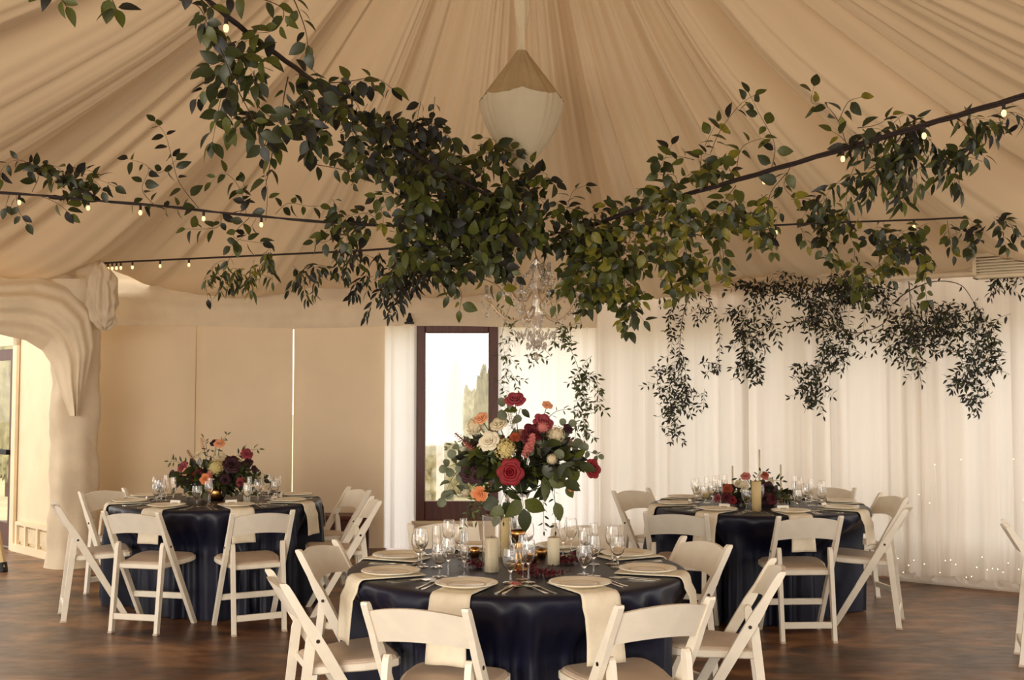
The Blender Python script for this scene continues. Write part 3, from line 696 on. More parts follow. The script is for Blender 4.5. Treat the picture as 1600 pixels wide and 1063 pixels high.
class Garland:
    def __init__(s, name, label, cat, anchor, group=None):
        s.root = thing(name, label, cat, tuple(anchor), 0, group); s.a = Vector(anchor); s.leaves = []; s.dens = .58; s.stem = MB(); s.rg = random.Random(label)
    def leaf(s, p, d, nrm, size, key, m):
        y = Vector(d).normalized(); x = y.cross(Vector(nrm))
        if x.length < 1e-3: x = y.cross(Vector((1, .3, .2)))
        x.normalize(); z = x.cross(y)
        var = s.rg.choice(LEAF[(key, m)])
        mt = Matrix((x * size, y * size, z * size)).transposed().to_4x4(); mt.translation = p - s.a
        s.leaves.append((size / max(.5, p.y), mt, var, m))
    def sprig(s, pts, size, spacing, key='broad', mats=('lg1', 'lg2', 'lg1', 'lg4'), r=.0022, droop=.5, pair=True, petiole=0.35, sub=8):
        rg = s.rg
        # smooth path
        P_ = [Vector(p) for p in pts]; path = []
        for i in range(len(P_) - 1):
            a = P_[max(0, i - 1)]; b = P_[i]; c = P_[i + 1]; d = P_[min(len(P_) - 1, i + 2)]
            for k in range(sub):
                t = k / sub; path.append(.5 * ((2 * b) + (c - a) * t + (2 * a - 5 * b + 4 * c - d) * t * t + (3 * b - a - 3 * c + d) * t ** 3))
        path.append(P_[-1])
        s.stem.tube([p - s.a for p in path], [r * (1 - .6 * i / len(path)) for i in range(len(path))], 4, False)
        acc = rg.uniform(0, spacing); last = path[0]; sd = 1
        for i in range(1, len(path)):
            seg = path[i] - path[i - 1]; l = seg.length; acc += l
            while acc >= spacing:
                acc -= spacing; p = path[i] - seg * (acc / max(l, 1e-6)); t = seg.normalized()
                h = t.cross(Vector((rg.uniform(-.5, .5), 1 + rg.uniform(-.4, .4), rg.uniform(-.5, .5)))).normalized()
                for q in ((sd, -sd) if pair and rg.random() < .55 else (sd,)):
                    d = (t * rg.uniform(.2, .8) + h * q + Vector((rg.gauss(0, .35), rg.gauss(0, .35), rg.gauss(0, .25) - droop))).normalized()
                    nr = Vector((rg.gauss(0, .5), -rg.uniform(.1, 1.0), rg.uniform(-.2, 1)))
                    sz = size * rg.uniform(.65, 1.2)
                    s.leaf(p + d * sz * .12, d, nr, sz, key, rg.choice(mats))
                sd = -sd
        t = (path[-1] - path[-2]).normalized(); s.leaf(path[-1], t + Vector((0, 0, -droop * .3)), Vector((rg.gauss(0, .4), -1, .5)), size * .9, key, rg.choice(mats))
    def bush(s, cx, cy, rx, ry, D, n, size, key='broad', mats=('lg1', 'lg2', 'lg1', 'lg4'), droop=.5, dz=.25, L=.3, up=0.0, spacing=.045):
        rg = s.rg; n = max(1, round(n * s.dens))
        for _ in range(n):
            a = rg.uniform(0, 6.283); r = math.sqrt(rg.random()); DD = D + rg.uniform(-dz, dz)
            p = P(cx + rx * r * math.cos(a), cy + ry * r * math.sin(a), DD)
            ln = L * rg.uniform(.5, 1.1); d = Vector((rg.gauss(0, 1), rg.gauss(0, .7), rg.gauss(0, .6) + up - droop * .5)).normalized()
            p0 = p - d * ln * .5; mid = p + Vector((0, 0, .03)); p1 = p + d * ln * .5 + Vector((0, 0, -.06 * droop))
            s.sprig([p0, mid, p1], size, spacing, key, mats, .0016, droop, sub=4)
    def finish(s, cap=300, stem_m='stem', lname='leaf'):
        if s.stem.v: part('stem', s.stem, stem_m, s.root, True)['kind'] = 'stuff'
        s.leaves.sort(key=lambda t: -t[0])
        for _, mt, var, m in s.leaves[:cap]:
            o = bpy.data.objects.new(lname, var[0]); o.parent = s.root; o.matrix_local = mt; COL.objects.link(o)
        rest = s.leaves[cap:]
        if rest:
            mats = sorted(set(m for *_, m in rest)); V = []; FF = []; MI = []; b = 0
            for _, mt, var, m in rest:
                A = np.array(mt); v = var[1] @ A[:3, :3].T + A[:3, 3]; V.append(v)
                for f in var[2]: FF.append(tuple(i + b for i in f)); MI.append(mats.index(m))
                b += len(v)
            me = bpy.data.meshes.new('foliage'); me.from_pydata([tuple(x) for x in np.concatenate(V)], [], FF)
            for m in mats: me.materials.append(M[m])
            me.polygons.foreach_set('material_index', MI); me.polygons.foreach_set('use_smooth', [True] * len(FF)); me.update()
            o = link('foliage', me, s.root); o['kind'] = 'stuff'
        return len(s.leaves)
def PP(*l): return [P(*x) for x in l]

# string-light cables
def cable(label, pts, r, bulbs, strands=1):
    pts3 = PP(*pts); a = pts3[0]; root = thing('string_lights', label, 'string lights', tuple(a), 0, 'string lights beneath the tent lining')
    path = []
    for i in range(len(pts3) - 1):
        for k in range(10): path.append(pts3[i].lerp(pts3[i + 1], k / 10))
    path.append(pts3[-1])
    for q in range(strands):
        mb = MB(); mb.tube([p - a + Vector((0, math.cos(i * .5 + q * 2.1), math.sin(i * .5 + q * 2.1))) * (r * .9 if strands > 1 else 0) for i, p in enumerate(path)], r, 6, True); part('wire', mb, 'cable', root, True)
    for f in bulbs:
        s = f * (len(path) - 1); i = min(int(s), len(path) - 2); p = path[i].lerp(path[i + 1], s - i) - a
        so = part('socket', MB().tube([p + Vector((0, 0, .0)), p + Vector((0, 0, -.037))], .008, 8), 'cable', root)
        part('bulb', MB().lathe([(0, -.068), (.007, -.066), (.0115, -.056), (.011, -.045), (.006, -.036), (0, -.035)], 10, tuple(p)), 'bulb', so, True)
    return root
cable('thick cable with bulbs rising to the upper left, nearest the camera', [(290, -40, 4.0), (330, 5, 4.2), (400, 62, 4.5), (470, 112, 4.9), (560, 180, 5.4), (680, 262, 6.1), (850, 352, 7.0)], .007, (.22, .5, .64), 3)
cable('thick dark cable with bulbs rising to the upper right edge', [(870, 372, 7.0), (1000, 325, 6.6), (1150, 282, 6.2), (1300, 238, 5.7), (1450, 194, 5.25), (1600, 150, 4.85), (1720, 112, 4.5)], .008, (.25, .385, .52, .66, .8), 3)
cable('cable with bulbs running to the left edge', [(-90, 292, 6.6), (0, 301, 6.65), (150, 313, 6.7), (300, 327, 6.8), (450, 343, 6.9), (600, 353, 7.0), (850, 362, 7.0)], .0055, (.2, .32, .41, .52, .62), 2)
cable('string of close small bulbs running to the draped column top', [(142, 428, 9.9), (152, 412, 9.9), (200, 409, 9.6), (350, 402, 9.0), (560, 392, 8.1), (850, 372, 7.0)], .008, [.215 + .028 * k for k in range(6)] + [.41, .47, .53])
cable('cable with bulbs running level to the right edge', [(860, 364, 7.0), (1100, 357, 7.3), (1300, 348, 7.6), (1450, 343, 7.8), (1600, 335, 8.0), (1700, 330, 8.2)], .007, (.2, .31, .57, .68, .82), 1)

tot = 0
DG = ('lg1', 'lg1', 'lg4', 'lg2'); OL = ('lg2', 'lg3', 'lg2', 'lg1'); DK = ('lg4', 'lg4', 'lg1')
# G1 near upper-left garland
g = Garland('vine_garland', 'leafy vine garland on the thick cable at upper left, nearest the camera', 'garland', P(330, 5, 4.2), 'vine garlands on the cables')
S = .078
for pts in ([(345, 0, 4.3), (375, -10, 4.3), (440, 12, 4.4), (432, 45, 4.4), (400, 52, 4.4)], [(455, -10, 4.5), (468, 20, 4.5), (478, 50, 4.5), (482, 82, 4.5)],
            [(330, 40, 4.3), (345, 80, 4.3), (360, 120, 4.3), (350, 165, 4.3), (352, 182, 4.3)], [(380, 75, 4.4), (370, 130, 4.4), (392, 180, 4.4), (410, 228, 4.4)],
            [(405, 110, 4.5), (400, 160, 4.5), (440, 195, 4.5)], [(450, 120, 4.7), (442, 165, 4.7), (446, 200, 4.7)], [(470, 130, 4.8), (480, 180, 4.8), (500, 220, 4.8), (482, 236, 4.8)],
            [(500, 130, 4.9), (540, 128, 4.9), (585, 122, 4.9), (612, 138, 4.9)], [(540, 150, 5.2), (548, 190, 5.2), (560, 220, 5.2)], [(500, 130, 4.9), (520, 150, 4.9), (545, 170, 5)],
            [(280, 0, 4.1), (310, 10, 4.1), (325, 40, 4.1)], [(290, -20, 4.1), (330, 10, 4.1), (318, 38, 4.1)], [(60, -30, 3.9), (92, -5, 3.9), (104, 10, 3.9)], [(150, -30, 3.9), (172, -5, 3.9), (182, 14, 3.9)],
            [(480, 255, 6.0), (520, 262, 6.0), (560, 270, 6.0)], [(430, 215, 4.8), (421, 262, 4.8), (415, 290, 4.8)]):
    g.sprig(PP(*pts), S, .05, 'broad', DG + ('lg2',), .003, .45)
g.bush(372, 110, 34, 42, 4.4, 10, S, mats=DG); g.bush(362, 158, 18, 22, 4.4, 4, S, mats=DG); g.bush(395, 205, 16, 24, 4.5, 4, S, mats=DG)
g.bush(475, 140, 28, 24, 4.8, 7, S, mats=DG); g.bush(475, 195, 22, 28, 4.8, 6, S, mats=DG); g.bush(540, 165, 36, 36, 5.2, 10, S, mats=DG)
g.bush(590, 205, 42, 30, 5.6, 14, S * .95, mats=DG); g.bush(560, 255, 44, 22, 5.9, 9, S * .9, mats=DG); g.bush(650, 205, 40, 24, 5.9, 16, S * .9, mats=DK + ('lg1',)); g.bush(640, 255, 40, 26, 6.1, 14, S * .9, mats=DG)
tot += g.finish()
# centre mass
g = Garland('vine_garland', 'dense mound of dark vine leaves where the cables meet in the middle', 'garland', P(740, 330, 6.8), 'vine garlands on the cables')
for cx_, cy_, rx, ry, n in ((700, 270, 60, 36, 34), (665, 320, 60, 30, 26), (740, 325, 60, 45, 40), (800, 330, 45, 36, 24), (700, 385, 80, 30, 32), (790, 390, 50, 34, 22), (830, 300, 30, 22, 7), (770, 250, 30, 22, 8), (740, 425, 50, 18, 9)):
    g.bush(cx_, cy_, rx, ry, 6.7, n, .085, mats=DG + ('lg2',), dz=.35, L=.34)
for pts in ([(760, 250, 6.7), (775, 222, 6.7), (755, 215, 6.7)], [(830, 300, 6.7), (855, 275, 6.7), (835, 268, 6.7)], [(700, 430, 6.7), (720, 455, 6.7), (718, 485, 6.7)], [(740, 430, 6.7), (775, 445, 6.7), (790, 462, 6.7)], [(610, 330, 6.8), (595, 310, 6.8), (600, 350, 6.8)]):
    g.sprig(PP(*pts), .085, .07, 'broad', OL, .0025, .4)
tot += g.finish()
# back-left dark narrow leaves
g = Garland('vine_garland', 'dark drooping narrow-leaved garland on the string running to the draped column', 'garland', P(560, 395, 8.2), 'vine garlands on the cables')
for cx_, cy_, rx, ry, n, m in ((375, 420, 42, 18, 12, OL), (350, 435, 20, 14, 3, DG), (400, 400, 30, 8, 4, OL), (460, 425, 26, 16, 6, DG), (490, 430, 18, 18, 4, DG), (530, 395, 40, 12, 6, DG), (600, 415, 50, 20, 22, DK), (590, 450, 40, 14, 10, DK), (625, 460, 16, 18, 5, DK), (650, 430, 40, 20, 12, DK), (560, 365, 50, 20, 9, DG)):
    g.bush(cx_, cy_, rx, ry, 8.3, n, .085, 'narrow', m, 1.2, .25, .28, spacing=.038)
g.sprig(PP((320, 440, 8.8), (325, 468, 8.8)), .09, .2, 'broad', DG, .002, 1)
tot += g.finish()
# left garland
g = Garland('vine_garland', 'sparse vine garland along the cable running to the left edge', 'garland', P(300, 327, 6.8), 'vine garlands on the cables')
for pts in ([(50, 300, 6.65), (60, 270, 6.65), (30, 250, 6.65), (5, 262, 6.65), (0, 280, 6.6)], [(60, 270, 6.65), (75, 262, 6.65), (50, 258, 6.65)], [(80, 300, 6.65), (90, 278, 6.65), (130, 272, 6.65), (180, 292, 6.65)], [(95, 295, 6.65), (120, 280, 6.65), (150, 285, 6.65), (160, 300, 6.65)],
            [(25, 305, 6.65), (30, 330, 6.6), (42, 350, 6.6)], [(15, 303, 6.6), (8, 325, 6.6)], [(60, 305, 6.7), (90, 318, 6.7), (110, 335, 6.7)], [(310, 325, 6.8), (280, 285, 6.8), (268, 245, 6.8), (258, 210, 6.8), (242, 190, 6.8)], [(240, 320, 6.75), (222, 295, 6.75), (232, 262, 6.75), (200, 248, 6.75)],
            [(232, 262, 6.75), (250, 270, 6.75), (275, 250, 6.75)], [(385, 335, 6.85), (375, 295, 6.85), (350, 270, 6.85), (330, 285, 6.85)], [(375, 335, 6.85), (385, 310, 6.85), (380, 285, 6.85)], [(345, 330, 6.85), (340, 355, 6.8), (290, 358, 6.8)], [(390, 340, 6.85), (365, 370, 6.8), (410, 380, 6.8)],
            [(400, 342, 6.9), (385, 365, 6.9), (360, 385, 6.9)], [(430, 335, 6.9), (450, 318, 6.9), (480, 322, 6.9), (500, 322, 6.9)], [(415, 345, 6.9), (418, 300, 6.9), (412, 265, 6.9)], [(520, 345, 6.9), (515, 375, 6.9), (490, 378, 6.9)], [(560, 350, 7), (545, 380, 7), (535, 400, 7)], [(205, 316, 6.7), (255, 325, 6.7), (285, 322, 6.7)]):
    g.sprig(PP(*pts), .082, .07, 'broad', DG, .0022, .35)
g.bush(110, 282, 26, 14, 6.65, 6, .08, mats=DG); g.bush(120, 305, 30, 8, 6.7, 4, .08, mats=DG); g.bush(75, 265, 20, 14, 6.65, 4, .08, mats=DG)
g.bush(560, 335, 30, 26, 6.9, 7, .082, mats=DG)
tot += g.finish()
# centre right olive mass
g = Garland('vine_garland', 'olive green leafy mass hanging right of the crystal chandelier', 'garland', P(960, 390, 6.8), 'vine garlands on the cables')
for cx_, cy_, rx, ry, n, m in ((930, 350, 50, 26, 16, DG), (900, 385, 40, 30, 16, DG), (960, 400, 60, 40, 34, OL), (950, 440, 60, 30, 26, OL), (975, 470, 40, 18, 12, OL), (1020, 380, 45, 40, 22, OL), (1060, 410, 30, 26, 10, OL), (1090, 360, 40, 16, 9, OL), (1090, 420, 30, 24, 8, OL), (990, 500, 18, 16, 4, DG), (1000, 330, 30, 18, 7, OL)):
    g.bush(cx_, cy_, rx, ry, 6.8, n, .078, mats=m, dz=.3, L=.3)
for pts in ([(885, 330, 6.8), (895, 300, 6.8), (915, 290, 6.8)], [(885, 330, 6.8), (872, 315, 6.8), (870, 345, 6.8)]): g.sprig(PP(*pts), .085, .06, 'broad', DG, .002, .3)
tot += g.finish()
# upper right garland
g = Garland('vine_garland', 'vine garland along the thick cable rising to the right edge', 'garland', P(1300, 238, 5.7), 'vine garlands on the cables')
for pts in ([(1205, 265, 6.0), (1210, 225, 6.0), (1185, 175, 6.0), (1170, 145, 6.0)], [(1110, 240, 6.2), (1125, 205, 6.2), (1155, 165, 6.2), (1180, 148, 6.2)], [(1110, 300, 6.3), (1095, 250, 6.3), (1120, 190, 6.3)], [(1150, 270, 6.2), (1160, 230, 6.2), (1195, 215, 6.2)], [(1085, 250, 6.3), (1060, 245, 6.3), (1030, 248, 6.3)],
            [(1060, 310, 6.4), (1055, 275, 6.4), (1030, 270, 6.4), (1050, 226, 6.4)], [(1150, 285, 6.2), (1130, 250, 6.2), (1100, 240, 6.2)], [(1325, 235, 5.7), (1310, 190, 5.7), (1290, 165, 5.7), (1268, 160, 5.7), (1272, 135, 5.7)], [(1310, 190, 5.7), (1325, 160, 5.7), (1345, 152, 5.7)], [(1330, 232, 5.6), (1315, 215, 5.6), (1300, 205, 5.6)], [(1340, 200, 5.6), (1370, 195, 5.5), (1395, 180, 5.5)],
            [(1235, 260, 5.9), (1225, 290, 5.9), (1240, 310, 5.9)], [(1230, 270, 5.9), (1205, 300, 5.9), (1200, 330, 5.9)], [(1150, 290, 6.2), (1130, 320, 6.2), (1150, 330, 6.2)]):
    g.sprig(PP(*pts), .085, .075, 'broad', OL + DG, .0025, .15)
for cx_, cy_, rx, ry, n, m, ky in ((1030, 300, 30, 22, 7, OL, 'broad'), (1065, 295, 28, 20, 6, OL, 'broad'), (1110, 270, 26, 16, 5, OL, 'broad'), (1160, 330, 50, 18, 12, OL, 'broad'), (1110, 340, 40, 18, 8, OL, 'broad'), (1400, 205, 50, 20, 12, DG, 'narrow'), (1440, 235, 40, 24, 14, DG, 'narrow'), (1480, 255, 26, 28, 7, DG, 'narrow'), (1370, 240, 36, 16, 8, DG, 'narrow'), (1390, 280, 34, 18, 8, DG, 'narrow'), (1340, 290, 36, 16, 9, DG, 'narrow'), (1530, 205, 34, 24, 9, DG, 'narrow'), (1500, 230, 30, 20, 6, DG, 'broad'), (1590, 200, 20, 16, 4, DG, 'narrow')):
    g.bush(cx_, cy_, rx, ry, 5.7 if cx_ > 1250 else 6.3, n, .085 if ky == 'narrow' else .08, ky, m, .9 if ky == 'narrow' else .4, .15, .26, spacing=.045)
tot += g.finish()
# lower right cable garland
g = Garland('vine_garland', 'vine garland on the level cable at right, trailing below it', 'garland', P(1300, 348, 7.6), 'vine garlands on the cables')
for pts in ([(1320, 350, 7.6), (1335, 390, 7.6), (1330, 430, 7.6)], [(1380, 348, 7.7), (1385, 380, 7.7), (1380, 420, 7.7), (1395, 440, 7.7)], [(1420, 345, 7.8), (1440, 385, 7.8), (1455, 410, 7.8)], [(1480, 345, 7.8), (1485, 380, 7.8), (1490, 400, 7.8)], [(1250, 352, 7.5), (1262, 385, 7.5)], [(1205, 355, 7.5), (1200, 380, 7.5), (1210, 395, 7.5)], [(1290, 355, 7.6), (1300, 390, 7.6), (1310, 405, 7.6)],
            [(1340, 430, 7.8), (1335, 460, 7.8)], [(1400, 420, 7.8), (1350, 430, 7.8)], [(1560, 340, 8), (1565, 360, 8), (1570, 380, 8)], [(1440, 400, 7.8), (1445, 440, 7.8), (1448, 470, 7.8)], [(1360, 380, 7.8), (1385, 400, 7.8)], [(1130, 360, 7.2), (1125, 400, 7.2), (1135, 430, 7.2)]):
    g.sprig(PP(*pts), .08, .055, 'broad', OL + DG, .0022, .4)
for cx_, cy_, rx, ry, n, m in ((1285, 330, 30, 18, 9, DG), (1325, 345, 30, 12, 6, OL), (1300, 385, 16, 24, 5, DG), (1400, 365, 40, 14, 8, DG), (1425, 395, 26, 20, 7, OL), (1520, 360, 30, 12, 6, DG), (1580, 358, 24, 16, 6, DG), (1340, 435, 20, 16, 6, OL), (1170, 355, 60, 12, 9, OL), (1375, 400, 20, 20, 4, OL)):
    g.bush(cx_, cy_, rx, ry, 7.6, n, .082, 'broad', m, .6, .15, .26, spacing=.05)
tot += g.finish()
# small-leaved vines on the curtain wall (leaves of a few pixels: joined)
def wallD(px):  # depth just in front of the curtain
    k = (px - 800) / F; dd = CL1 - CL0
    t = (CL0.x - k * CL0.y) / (k * dd.y - dd.x); return CL0.y + dd.y * t - .18
g = Garland('small_leaved_vine', 'dark small-leaved vine swagged along the top of the right curtain wall', 'vine', P(1300, 450, 9.0))
g2 = Garland('small_leaved_vine', 'trailing dark small-leaved strand hanging lowest, left end of the curtain wall', 'vine', P(1050, 470, 9.8))
def wp(*l): return [P(x, y, wallD(x)) for x, y in l]
def mass(gg, cx_, cy_, rx, ry, n, D=None, size=.05, mats=DK, droop=.35):
    gg.bush(cx_, cy_, rx, ry, D or wallD(cx_), n, size * 1.12, 'small', mats, droop, .07, .24, spacing=.036)
g.dens = .78; g2.dens = .72
g2.sprig(wp((1085, 450), (1068, 490), (1062, 560), (1072, 620), (1080, 650)), .05, .03, 'small', DK, .004, .5)
g2.sprig(wp((1090, 455), (1115, 480), (1125, 530), (1120, 580)), .05, .035, 'small', DK, .003, .5)
g2.sprig(wp((1085, 452), (1060, 462), (1045, 500), (1050, 545)), .05, .03, 'small', DK, .003, .5)
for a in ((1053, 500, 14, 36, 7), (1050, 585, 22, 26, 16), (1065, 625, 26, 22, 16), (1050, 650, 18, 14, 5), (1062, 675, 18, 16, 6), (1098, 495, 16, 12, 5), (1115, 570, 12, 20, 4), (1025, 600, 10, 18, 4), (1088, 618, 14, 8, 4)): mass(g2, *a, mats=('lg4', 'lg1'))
g.sprig(wp((1395, 475), (1420, 455), (1460, 440), (1500, 445), (1520, 470)), .06, .2, 'small', DK, .006, .5)
g.sprig(wp((1380, 455), (1385, 500), (1345, 520), (1300, 520), (1275, 580)), .05, .06, 'small', DK, .005, .5)
g.sprig(wp((1420, 440), (1425, 500), (1432, 560), (1440, 600)), .06, .04, 'small', DG, .005, .5)
for a in ((1175, 450, 38, 10, 16), (1190, 465, 18, 18, 8), (1215, 430, 14, 22, 8), (1250, 455, 30, 12, 12), (1290, 465, 50, 18, 34), (1280, 500, 36, 22, 26), (1340, 455, 46, 14, 26), (1320, 440, 30, 8, 8), (1380, 460, 24, 12, 8),
          (1160, 495, 26, 16, 12), (1172, 535, 18, 24, 20), (1168, 580, 16, 26, 18), (1200, 510, 8, 26, 6), (1310, 545, 24, 34, 22), (1275, 595, 26, 26, 20), (1265, 620, 18, 16, 10), (1300, 570, 20, 20, 8),
          (1350, 490, 40, 16, 8), (1400, 530, 30, 26, 26), (1420, 510, 26, 20, 14), (1450, 505, 40, 30, 26), (1500, 500, 40, 28, 20), (1480, 540, 40, 22, 14), (1540, 560, 22, 34, 24), (1520, 590, 26, 26, 16), (1522, 620, 16, 12, 8), (1550, 520, 20, 24, 8), (1440, 575, 16, 18, 3), (1570, 430, 40, 8, 12), (1562, 448, 14, 12, 5), (1500, 530, 30, 26, 8)):
    mass(g, *a)
for gg in (g, g2): gg.finish(300)
g3 = Garland('small_leaved_vine', 'light small-leaved strand trailing in front of the bright voile', 'vine', P(890, 520, 8.2))
g3.sprig(PP((855, 385, 7.1), (850, 420, 7.4), (860, 470, 8.2), (880, 520, 8.2), (905, 580, 8.2), (915, 640, 8.2), (912, 690, 8.2)), .045, .05, 'small', ('small', 'lg2', 'lg1'), .003, .5)
g3.sprig(PP((800, 470, 8.2), (785, 520, 8.2), (790, 570, 8.2), (784, 620, 8.2)), .04, .05, 'small', ('small', 'small'), .002, .5)
for a in ((890, 480, 20, 20, 8), (880, 530, 24, 22, 10), (905, 590, 24, 24, 14), (918, 615, 18, 20, 10), (905, 655, 14, 24, 10), (860, 560, 20, 12, 3)): mass(g3, *a, D=8.2, size=.045, mats=('small', 'lg1', 'lg2'))
for a in ((793, 540, 10, 20, 4), (792, 580, 12, 24, 4), (815, 560, 26, 8, 3), (800, 500, 20, 14, 4), (790, 610, 6, 16, 2)): mass(g3, *a, D=8.2, size=.04, mats=('small',))
g3.finish(300)

# flowers
def rose_me(name, m, spread=1.0):
    mb = MB(); rg = random.Random(name + m)
    for ring, (n, r, h, lean) in enumerate(((3, .22, .62, .05), (4, .42, .66, .25), (5, .66, .60, .55), (6, .92 * spread, .46, .85))):
        for k in range(n):
            a0 = 2 * math.pi * (k / n) + ring * .7 + rg.uniform(-.2, .2); w = 2 * math.pi / n * .72
            def pf(u, v):
                a = a0 + (u - .5) * w * 2 * (0.5 + .5 * math.sin(math.pi * min(1, v * .8 + .15))); rr = r * (.25 + .75 * v ** .7) * (1 + .12 * math.sin(math.pi * u)) + lean * .12 * v * v; z = h * (math.sin(v * 1.9)) - .1 - .08 * (2 * u - 1) ** 2 * v - lean * .2 * v * v
                return (rr * math.cos(a), rr * math.sin(a), z)
            mb.grid(pf, 4, 4)
    mb.lathe([(0, -.2), (.2, -.16), (.3, 0), (.1, .2), (0, .3)], 8)
    return mb.mesh('rose', m, True)
def hyd_me(m):
    mb = MB(); rg = random.Random(m)
    for k in range(60):
        z = 1 - 1.6 * (k + .5) / 60; r = math.sqrt(max(0, 1 - z * z)); a = k * 2.4; n = Vector((r * math.cos(a), r * math.sin(a), z)); x = n.orthogonal().normalized(); y = n.cross(x)
        c = n * rg.uniform(.85, 1.05)
        for q in range(4):
            b = q * 1.571 + a; d_ = x * math.cos(b) + y * math.sin(b); e = n.cross(d_)
            mb.add([c, c + d_ * .12 + e * .08 + n * .03, c + d_ * .22 + n * .02, c + d_ * .12 - e * .08 + n * .03], [(0, 1, 2, 3)])
    mb.lathe([(0, -.7), (.6, -.5), (.8, 0), (.6, .55), (0, .82)], 10)
    return mb.mesh('hydrangea', m, True)
def stock_me(m):
    mb = MB(); rg = random.Random(m + 's')
    for k in range(26):
        t = k / 26; a = k * 2.4; r = .34 * (1 - .6 * t); c = Vector((r * math.cos(a), r * math.sin(a), -1 + 2.2 * t))
        for q in range(4):
            b = q * 1.57 + k; d_ = Vector((math.cos(b), math.sin(b), .3)) * .24; e = Vector((-math.sin(b), math.cos(b), 0)) * .15
            mb.add([c, c + d_ * .6 + e, c + d_, c + d_ * .6 - e], [(0, 1, 2, 3)])
    mb.tube([(0, 0, -1.3), (0, 0, 1.2)], .05, 5)
    return mb.mesh('stock_spike', m, True)
FM = {}
def flower(kind, m):
    if (kind, m) not in FM: FM[(kind, m)] = dict(rose=lambda: rose_me('rose', m), hydrangea=lambda: hyd_me(m), stock_flower=lambda: stock_me(m))[kind]()
    return FM[(kind, m)]
def bouquet(root_label, center, flowers, greens, seed, base, core, stems_to):
    g = Garland('flower_arrangement', root_label, 'flowers', base, None); g.rg = random.Random(seed)
    D = center.y
    for kind, m, px, py, rp, dd in flowers:
        p = P(px, py, D + dd); rad = rp * 1.04 / F * (D + dd)
        o = link(kind, flower(kind, m), g.root); dirv = (p - center).normalized(); dirv = (dirv * .6 + Vector((0, -.75, .25))).normalized()
        if kind == 'stock_flower': dirv = ((p - center).normalized() + Vector((0, 0, .5))).normalized()
        o.matrix_local = Matrix.Translation(p - g.a) @ dirv.to_track_quat('Z', 'Y').to_matrix().to_4x4() @ Matrix.Scale(rad, 4)
        g.stem.tube([stems_to - g.a, (stems_to.lerp(p, .5) + Vector((0, 0, .03))) - g.a, p - dirv * rad * .3 - g.a], .0025, 4, False)
    for (px, py, D2, qx, qy, D3, size, key, mats, sp) in greens:
        g.sprig([P(px, py, D2), P((px + qx) / 2, (py + qy) / 2 - 6, (D2 + D3) / 2), P(qx, qy, D3)], size, sp, key, mats, .002, .25)
    for _ in range(core[0]):
        a = g.rg.uniform(0, 6.283); r = g.rg.uniform(.2, 1) ; d_ = Vector((math.cos(a) * r, g.rg.uniform(-1, 1), math.sin(a) * r * .7)); p = center + Vector((d_.x * core[1], d_.y * core[1] * .5 + core[1] * .12, d_.z * core[2]))
        g.leaf(p, d_ + Vector((0, -.2, g.rg.uniform(-.5, .4))), Vector((g.rg.gauss(0, .6), -1, g.rg.gauss(.3, .5))), core[3] * g.rg.uniform(.7, 1.2), 'broad', g.rg.choice(('lg1', 'lg4', 'lg1', 'lg4', 'lg2')))
    return g
D0 = 5.04; tx, ty = TABLES[0][:2]
base = Vector((tx, ty + .02, TZ))
cen = P(812, 718, D0); st = P(815, 775, D0)
fl_ = [('rose', 'dusty', 805, 626, 15, 0), ('rose', 'red', 798, 738, 19, -.16), ('rose', 'red', 925, 733, 14, -.05), ('rose', 'cream', 765, 690, 15, -.12), ('rose', 'cream', 755, 697, 9, -.1), ('rose', 'ivory', 780, 664, 13, 0), ('hydrangea', 'yellow', 790, 703, 17, -.12),
       ('rose', 'peach', 752, 655, 11, 0), ('hydrangea', 'ivory', 742, 667, 14, .02), ('rose', 'orange', 751, 772, 11, -.05), ('rose', 'peach', 742, 772, 7, -.03), ('rose', 'orange', 893, 761, 7, -.05), ('rose', 'peach', 855, 634, 8, 0), ('rose', 'dusty', 848, 661, 15, -.05), ('hydrangea', 'pink', 848, 668, 9, -.12), ('rose', 'burg', 832, 677, 15, -.1), ('rose', 'burg', 824, 685, 10, -.12),
       ('stock_flower', 'pink', 829, 693, 15, -.16), ('stock_flower', 'pink', 822, 705, 12, -.14), ('stock_flower', 'dusty', 726, 690, 16, -.02), ('stock_flower', 'pink', 738, 702, 12, -.06), ('rose', 'dburg', 735, 738, 17, -.06), ('rose', 'dburg', 745, 745, 10, -.1), ('rose', 'dburg', 887, 671, 8, -.02), ('hydrangea', 'ivory', 868, 680, 14, -.05), ('hydrangea', 'ivory', 862, 718, 8, -.15), ('stock_flower', 'ivory', 800, 660, 12, -.02), ('rose', 'pink', 888, 692, 8, .02), ('stock_flower', 'pink', 884, 704, 9, 0), ('hydrangea', 'ivory', 722, 745, 10, .05), ('hydrangea', 'ivory', 728, 768, 9, .05), ('rose', 'rust', 805, 684, 8, -.08)]
E = ('euc',); OLF = ('lg2', 'lg1')
